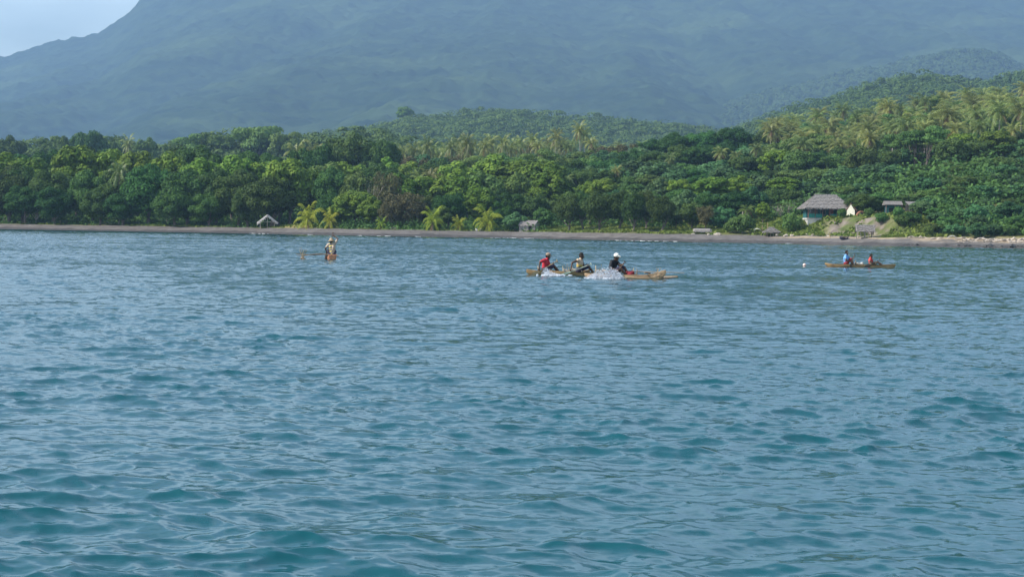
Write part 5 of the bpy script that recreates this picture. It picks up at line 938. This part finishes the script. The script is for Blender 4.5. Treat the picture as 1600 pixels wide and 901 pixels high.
def build_canoes():
    PL = dict(al=(.62, .11, -.02), ar=(.62, -.11, -.02))
    rot = lambda a: math.radians(a)
    # canoe with the man in red, furthest left of the racing three
    L_ = 2.75; h = rot(14); Mc = canoe('narrow wooden outrigger canoe of the man in red, left of the racing three', 872, 429.5, h, L_, M['wood'], (-.35, .75), 1, 1.5, 2.6, .4, rise=.10, sheer=.14)
    s = (-.58, 0, .10); P = dict(PL, pel=(0, 0, .10), chest=(.03, 0, .40), neck=(.09, 0, .55), head=(.13, 0, .66), twist=-.45, yaw=-.3, nod=.25, hr=(-.36, -.42, .10), hl=(.30, -.26, .40), axr=(-.70, -.30, -.35), axl=(-.70, -.30, -.35), ehl=(-.1, .5, -.9), ehr=(-.8, -.5, .1), shr=(-.06, -.02, 0), beard=1)
    person('bearded man in a red shirt and brown cap bending over his paddle', Mc, s, M['red'], M['navy'], P, 1.02, 'browncap', .75)
    make_paddle('brown wooden paddle of the man in red, swept back into the water', Mc, (-.58+.42, -.22, .56), (-.58-.72, -.53, -.04), M['paddle'], .42)
    # canoe with the man in the sleeveless shirt
    h = rot(6); Mc = canoe('orange brown outrigger canoe in the middle of the racing three', 914, 430.5, h, 3.0, M['wood'], (-.2, .8), 1, 1.6, 2.6, .5, rise=.08, sheer=.14)
    s = (-.25, 0, .10); P = dict(PL, pel=(0, 0, .10), chest=(.03, 0, .41), neck=(.05, 0, .56), head=(.09, 0, .70), twist=-.35, yaw=-.35, nod=.1, hr=(-.40, -.38, .10), hl=(.33, -.22, .34), axr=(-.75, -.16, -.25), axl=(-.75, -.16, -.25), ehl=(.1, .5, -.9), ehr=(-.9, -.4, .1), shr=(-.06, -.02, 0), beard=1)
    person('bareheaded man in a sleeveless printed shirt reaching back with a pale paddle', Mc, s, tank_material(), M['navy'], P, 1.03, None, .12)
    make_paddle('pale greenish paddle held across by the man in the sleeveless shirt', Mc, (-.25+.42, -.20, .46), (-.25-.86, -.50, .0), M['palepaddle'], .5, .055)
    # nearest canoe with the man in the white cap
    h = rot(-25); Mc = canoe('nearest weathered outrigger canoe with raised bow pointing right', 976, 435, h, 3.45, M['oldwood'], (-.1, .95), 1, 1.35, 2.9, .30, rail=(-1.6, 2.25, .7), rise=.22, sheer=.15, hw=.25, stern_rise=.03)
    s = (-.50, 0, .12); P = dict(PL, pel=(0, 0, .10), chest=(.0, 0, .40), neck=(.05, 0, .56), head=(.13, 0, .68), twist=-.1, yaw=-.1, nod=.12, hr=(.34, -.34, .18), hl=(.50, -.20, .43), axr=(-.28, -.28, -.55), axl=(-.28, -.28, -.55), ehl=(0, .4, -1), ehr=(-.6, -.5, -.5))
    person('man in a black shirt and white cap paddling in the nearest canoe', Mc, s, M['black'], M['navy'], P, 1.05, 'whitecap', .95)
    make_paddle('dark paddle dug into the splash by the man in the white cap', Mc, (-.5+.54, -.20, .62), (-.5+.10, -.52, -.12), M['darkpaddle'], .42)
    b = MB(); b.ball((0, 0, .1), (.17, .15, .14)); b.ball((.08, .03, .17), (.1, .1, .08)); b.ball((-.07, -.04, .16), (.09, .1, .07)); o = voxel('bundle', b, M['maroon'], .012, 2); o.matrix_world = Mc @ Matrix.Translation((.22, 0, .07)); tag(o, 'dark maroon bundle lying in the nearest canoe before the white capped man', 'bundle')
    splash('tall white splash thrown up beside the nearest canoe', 947, 436, 1.3, .5, 3600, 4, [(-.32, .34, .14), (-.1, .46, .13), (.12, .50, .13), (.32, .42, .14), (.48, .26, .12), (-.5, .2, .14)])
    splash('white splash beside the man in red', 857, 431, 0.6, .4, 1500, 9, [(-.10, .34, .09), (.02, .26, .11), (.2, .12, .14), (.42, .05, .16)])
    # lone paddler seen from behind
    h = rot(99); Mc = canoe('orange canoe seen from behind with a long outrigger boom to the left', 517, 405, h, 3.2, M['orangewood'], (-1.05, .5), 1, 1.62, 2.6, .0, blunt=.85, rise=.12, sheer=.22, hw=.25, stake_h=.42, stern_rise=.03)
    s = (-.85, 0, .16); P = dict(al=(.60, .12, -.02), ar=(.60, -.12, -.02), pel=(0, 0, .10), chest=(.04, 0, .50), neck=(.06, -.01, .70), head=(.09, .03, .82), twist=-.12, yaw=.1, nod=.15, hr=(.20, -.05, 1.13), hl=(.20, .25, .20), axr=(0, .3, -.9), axl=(0, .3, -.9), ehr=(-.2, -1, .25), ehl=(-.2, .5, -.8), shr=(.02, .02, .06))
    person('man in a wide straw hat seen from behind, one arm raised with the paddle', Mc, s, stripes('striped_shirt', (.40, .32, .25), (.62, .52, .09), (.13, .12, .26), 'Y', .0, .17, 6.5, 2.6), M['navy'], P, 1.08, 'straw', .6)
    make_paddle('long dark paddle held upright by the man in the straw hat', Mc, (-.85+.22, -.055, .16+1.30), (-.85+.24, .37, -.15), M['darkpaddle'], .5)
    # far right canoe with two
    h = rot(-4); Mc = canoe('long low outrigger canoe carrying two people at the right', 1344, 417.5, h, 4.0, M['wood'], (-.2, .9), 1, 1.5, 2.8, .2, rise=.07, sheer=.15, hw=.25)
    s = (-.80, 0, .10); P = dict(al=(.42, .16, -.0), ar=(.42, -.16, -.0), kh=(.1, .2, .6), pel=(0, 0, .10), chest=(-.03, 0, .42), neck=(-.01, 0, .58), head=(.02, 0, .72), twist=-.3, yaw=-.7, nod=.0, hr=(.27, -.28, .19), hl=(.42, -.14, .46), axr=(-.14, -.2, -.6), axl=(-.14, -.2, -.6), ehl=(.1, .6, -.8), ehr=(-.4, -.6, -.6))
    person('person in a light blue shirt and dark red trousers paddling at the stern', Mc, s, M['blue'], M['maroon'], P, 1.0, None, .55)
    make_paddle('thin brown paddle held by the person in light blue', Mc, (-.8+.45, -.11, .68), (-.8+.17, -.40, -.1), M['darkpaddle'], .42)
    s = (.62, 0, .09); P = dict(al=(.78, .10, .04), ar=(.76, -.10, .04), kh=(0, .1, 1), pel=(0, 0, .09), chest=(-.06, 0, .36), neck=(-.05, 0, .50), head=(-.01, 0, .63), twist=-.25, yaw=-.5, nod=.05, hr=(.20, -.26, .18), hl=(.36, -.08, .26), axr=(-.7, -.25, -.4), axl=(-.7, -.25, -.4), ehl=(.1, .6, -.8), ehr=(-.5, -.6, -.4))
    person('youngster in an orange red shirt leaning back with knees drawn up', Mc, s, M['orangered'], M['olive'], P, .90, None, .5)
    make_paddle('dark bladed paddle trailed by the youngster in orange red', Mc, (.62+.40, -.18, .42), (.62-.48, -.48, -.06), M['darkpaddle'], .5, .10)
    b = MB(); b.ball((0, 0, 0), (.2, .1, .06)); b.ball((.12, .02, .05), (.09, .08, .05)); b.ball((-.1, -.02, .04), (.1, .07, .05)); o = voxel('bundle', b, M['net'], .012, 2); o.matrix_world = Mc @ Matrix.Translation((-.02, .02, .20)); tag(o, 'small white bundle lying between the two people in the right canoe', 'bundle')
    r0 = ray(1257, 415.5); p = r0*(-CAM_Z/r0.z); b = MB(); b.ball((0, 0, .06), (.10, .10, .09), None, 16, 10); root = empty('buoy', (p.x, p.y, 0)); tag(root, 'small pinkish white float bobbing left of the two person canoe', 'buoy'); b.build('float_body', M['buoy'], root, True); one('tube', 'ring', M['greywood'], root, [(0, 0, .14), (0, 0, .19)], .02, 8)


# ------------------------------------------------------------------ put it together
def build_haze():
    b = MB(); b.box((0, 4500, 1300), (15000, 9100, 2620)); m = bpy.data.materials.new('haze_air'); m.use_nodes = True; N = m.node_tree.nodes; N.remove(N['Principled BSDF']); v = N.new('ShaderNodeVolumePrincipled')
    v.inputs['Color'].default_value = (*HAZE_COLOR, 1); v.inputs['Density'].default_value = HAZE_DENSITY; v.inputs['Anisotropy'].default_value = 0.0; m.node_tree.links.new(v.outputs[0], N['Material Output'].inputs['Volume'])
    tag(b.build('haze', m), 'thin blue haze between the shore and the volcano', 'haze', kind='stuff')

build_mountain()
ridge('dark_ridge', 'dark wooded hill ridge below the volcano at the right', [(880, 214), (1000, 192), (1100, 166), (1200, 141), (1300, 116), (1400, 95), (1470, 79), (1510, 75), (1550, 83), (1590, 103), (1640, 118), (1750, 140), (1950, 190)], 4900, 3100, 5600, 41, 12, 22, 3.6, 100, ((.08, .13, .03), (.035, .07, .02)), None)
ridge('middle_hill', 'hazy green hill rising behind the middle palm grove', [(360, 232), (450, 221), (520, 209), (600, 192), (640, 186), (700, 182), (760, 174), (820, 174), (880, 180), (960, 185), (1020, 191), (1080, 199), (1150, 214), (1220, 232)], 2000, 1200, 2500, 42, 11, 11.5, 1.1, 80, ((.135, .20, .040), (.038, .085, .024)), None, umbrella=.35)
ridge('left_hill', 'low hazy green hill above the left forest', [(-300, 226), (0, 226), (100, 220), (200, 222), (280, 222), (340, 214), (400, 208), (450, 212), (520, 206), (600, 200), (680, 214), (760, 236)], 1000, 820, 1300, 43, 8, 8, .75, 80, ((.13, .19, .042), (.040, .085, .026)), None, umbrella=.4)
ridge('right_hill', 'green hill ridge rising behind the right hand palm grove', [(980, 228), (1050, 214), (1130, 205), (1180, 187), (1250, 168), (1300, 152), (1350, 132), (1400, 118), (1440, 119), (1470, 126), (1510, 131), (1550, 125), (1600, 113), (1700, 104), (1850, 110), (2000, 150)], 1800, 1100, 2300, 44, 11, 11, 1.05, 80, ((.125, .19, .036), (.034, .078, .022)), None, umbrella=.3)
build_ground()
build_water()
make_protos()
plant_trees()
build_undergrowth()
main_house(); hidden_house(); small_huts(); shore_clutter(); shore_foam()
build_canoes()
apply_ordinals()
build_haze()
for k in [k for k in bpy.data.meshes if k.users == 0]: bpy.data.meshes.remove(k)
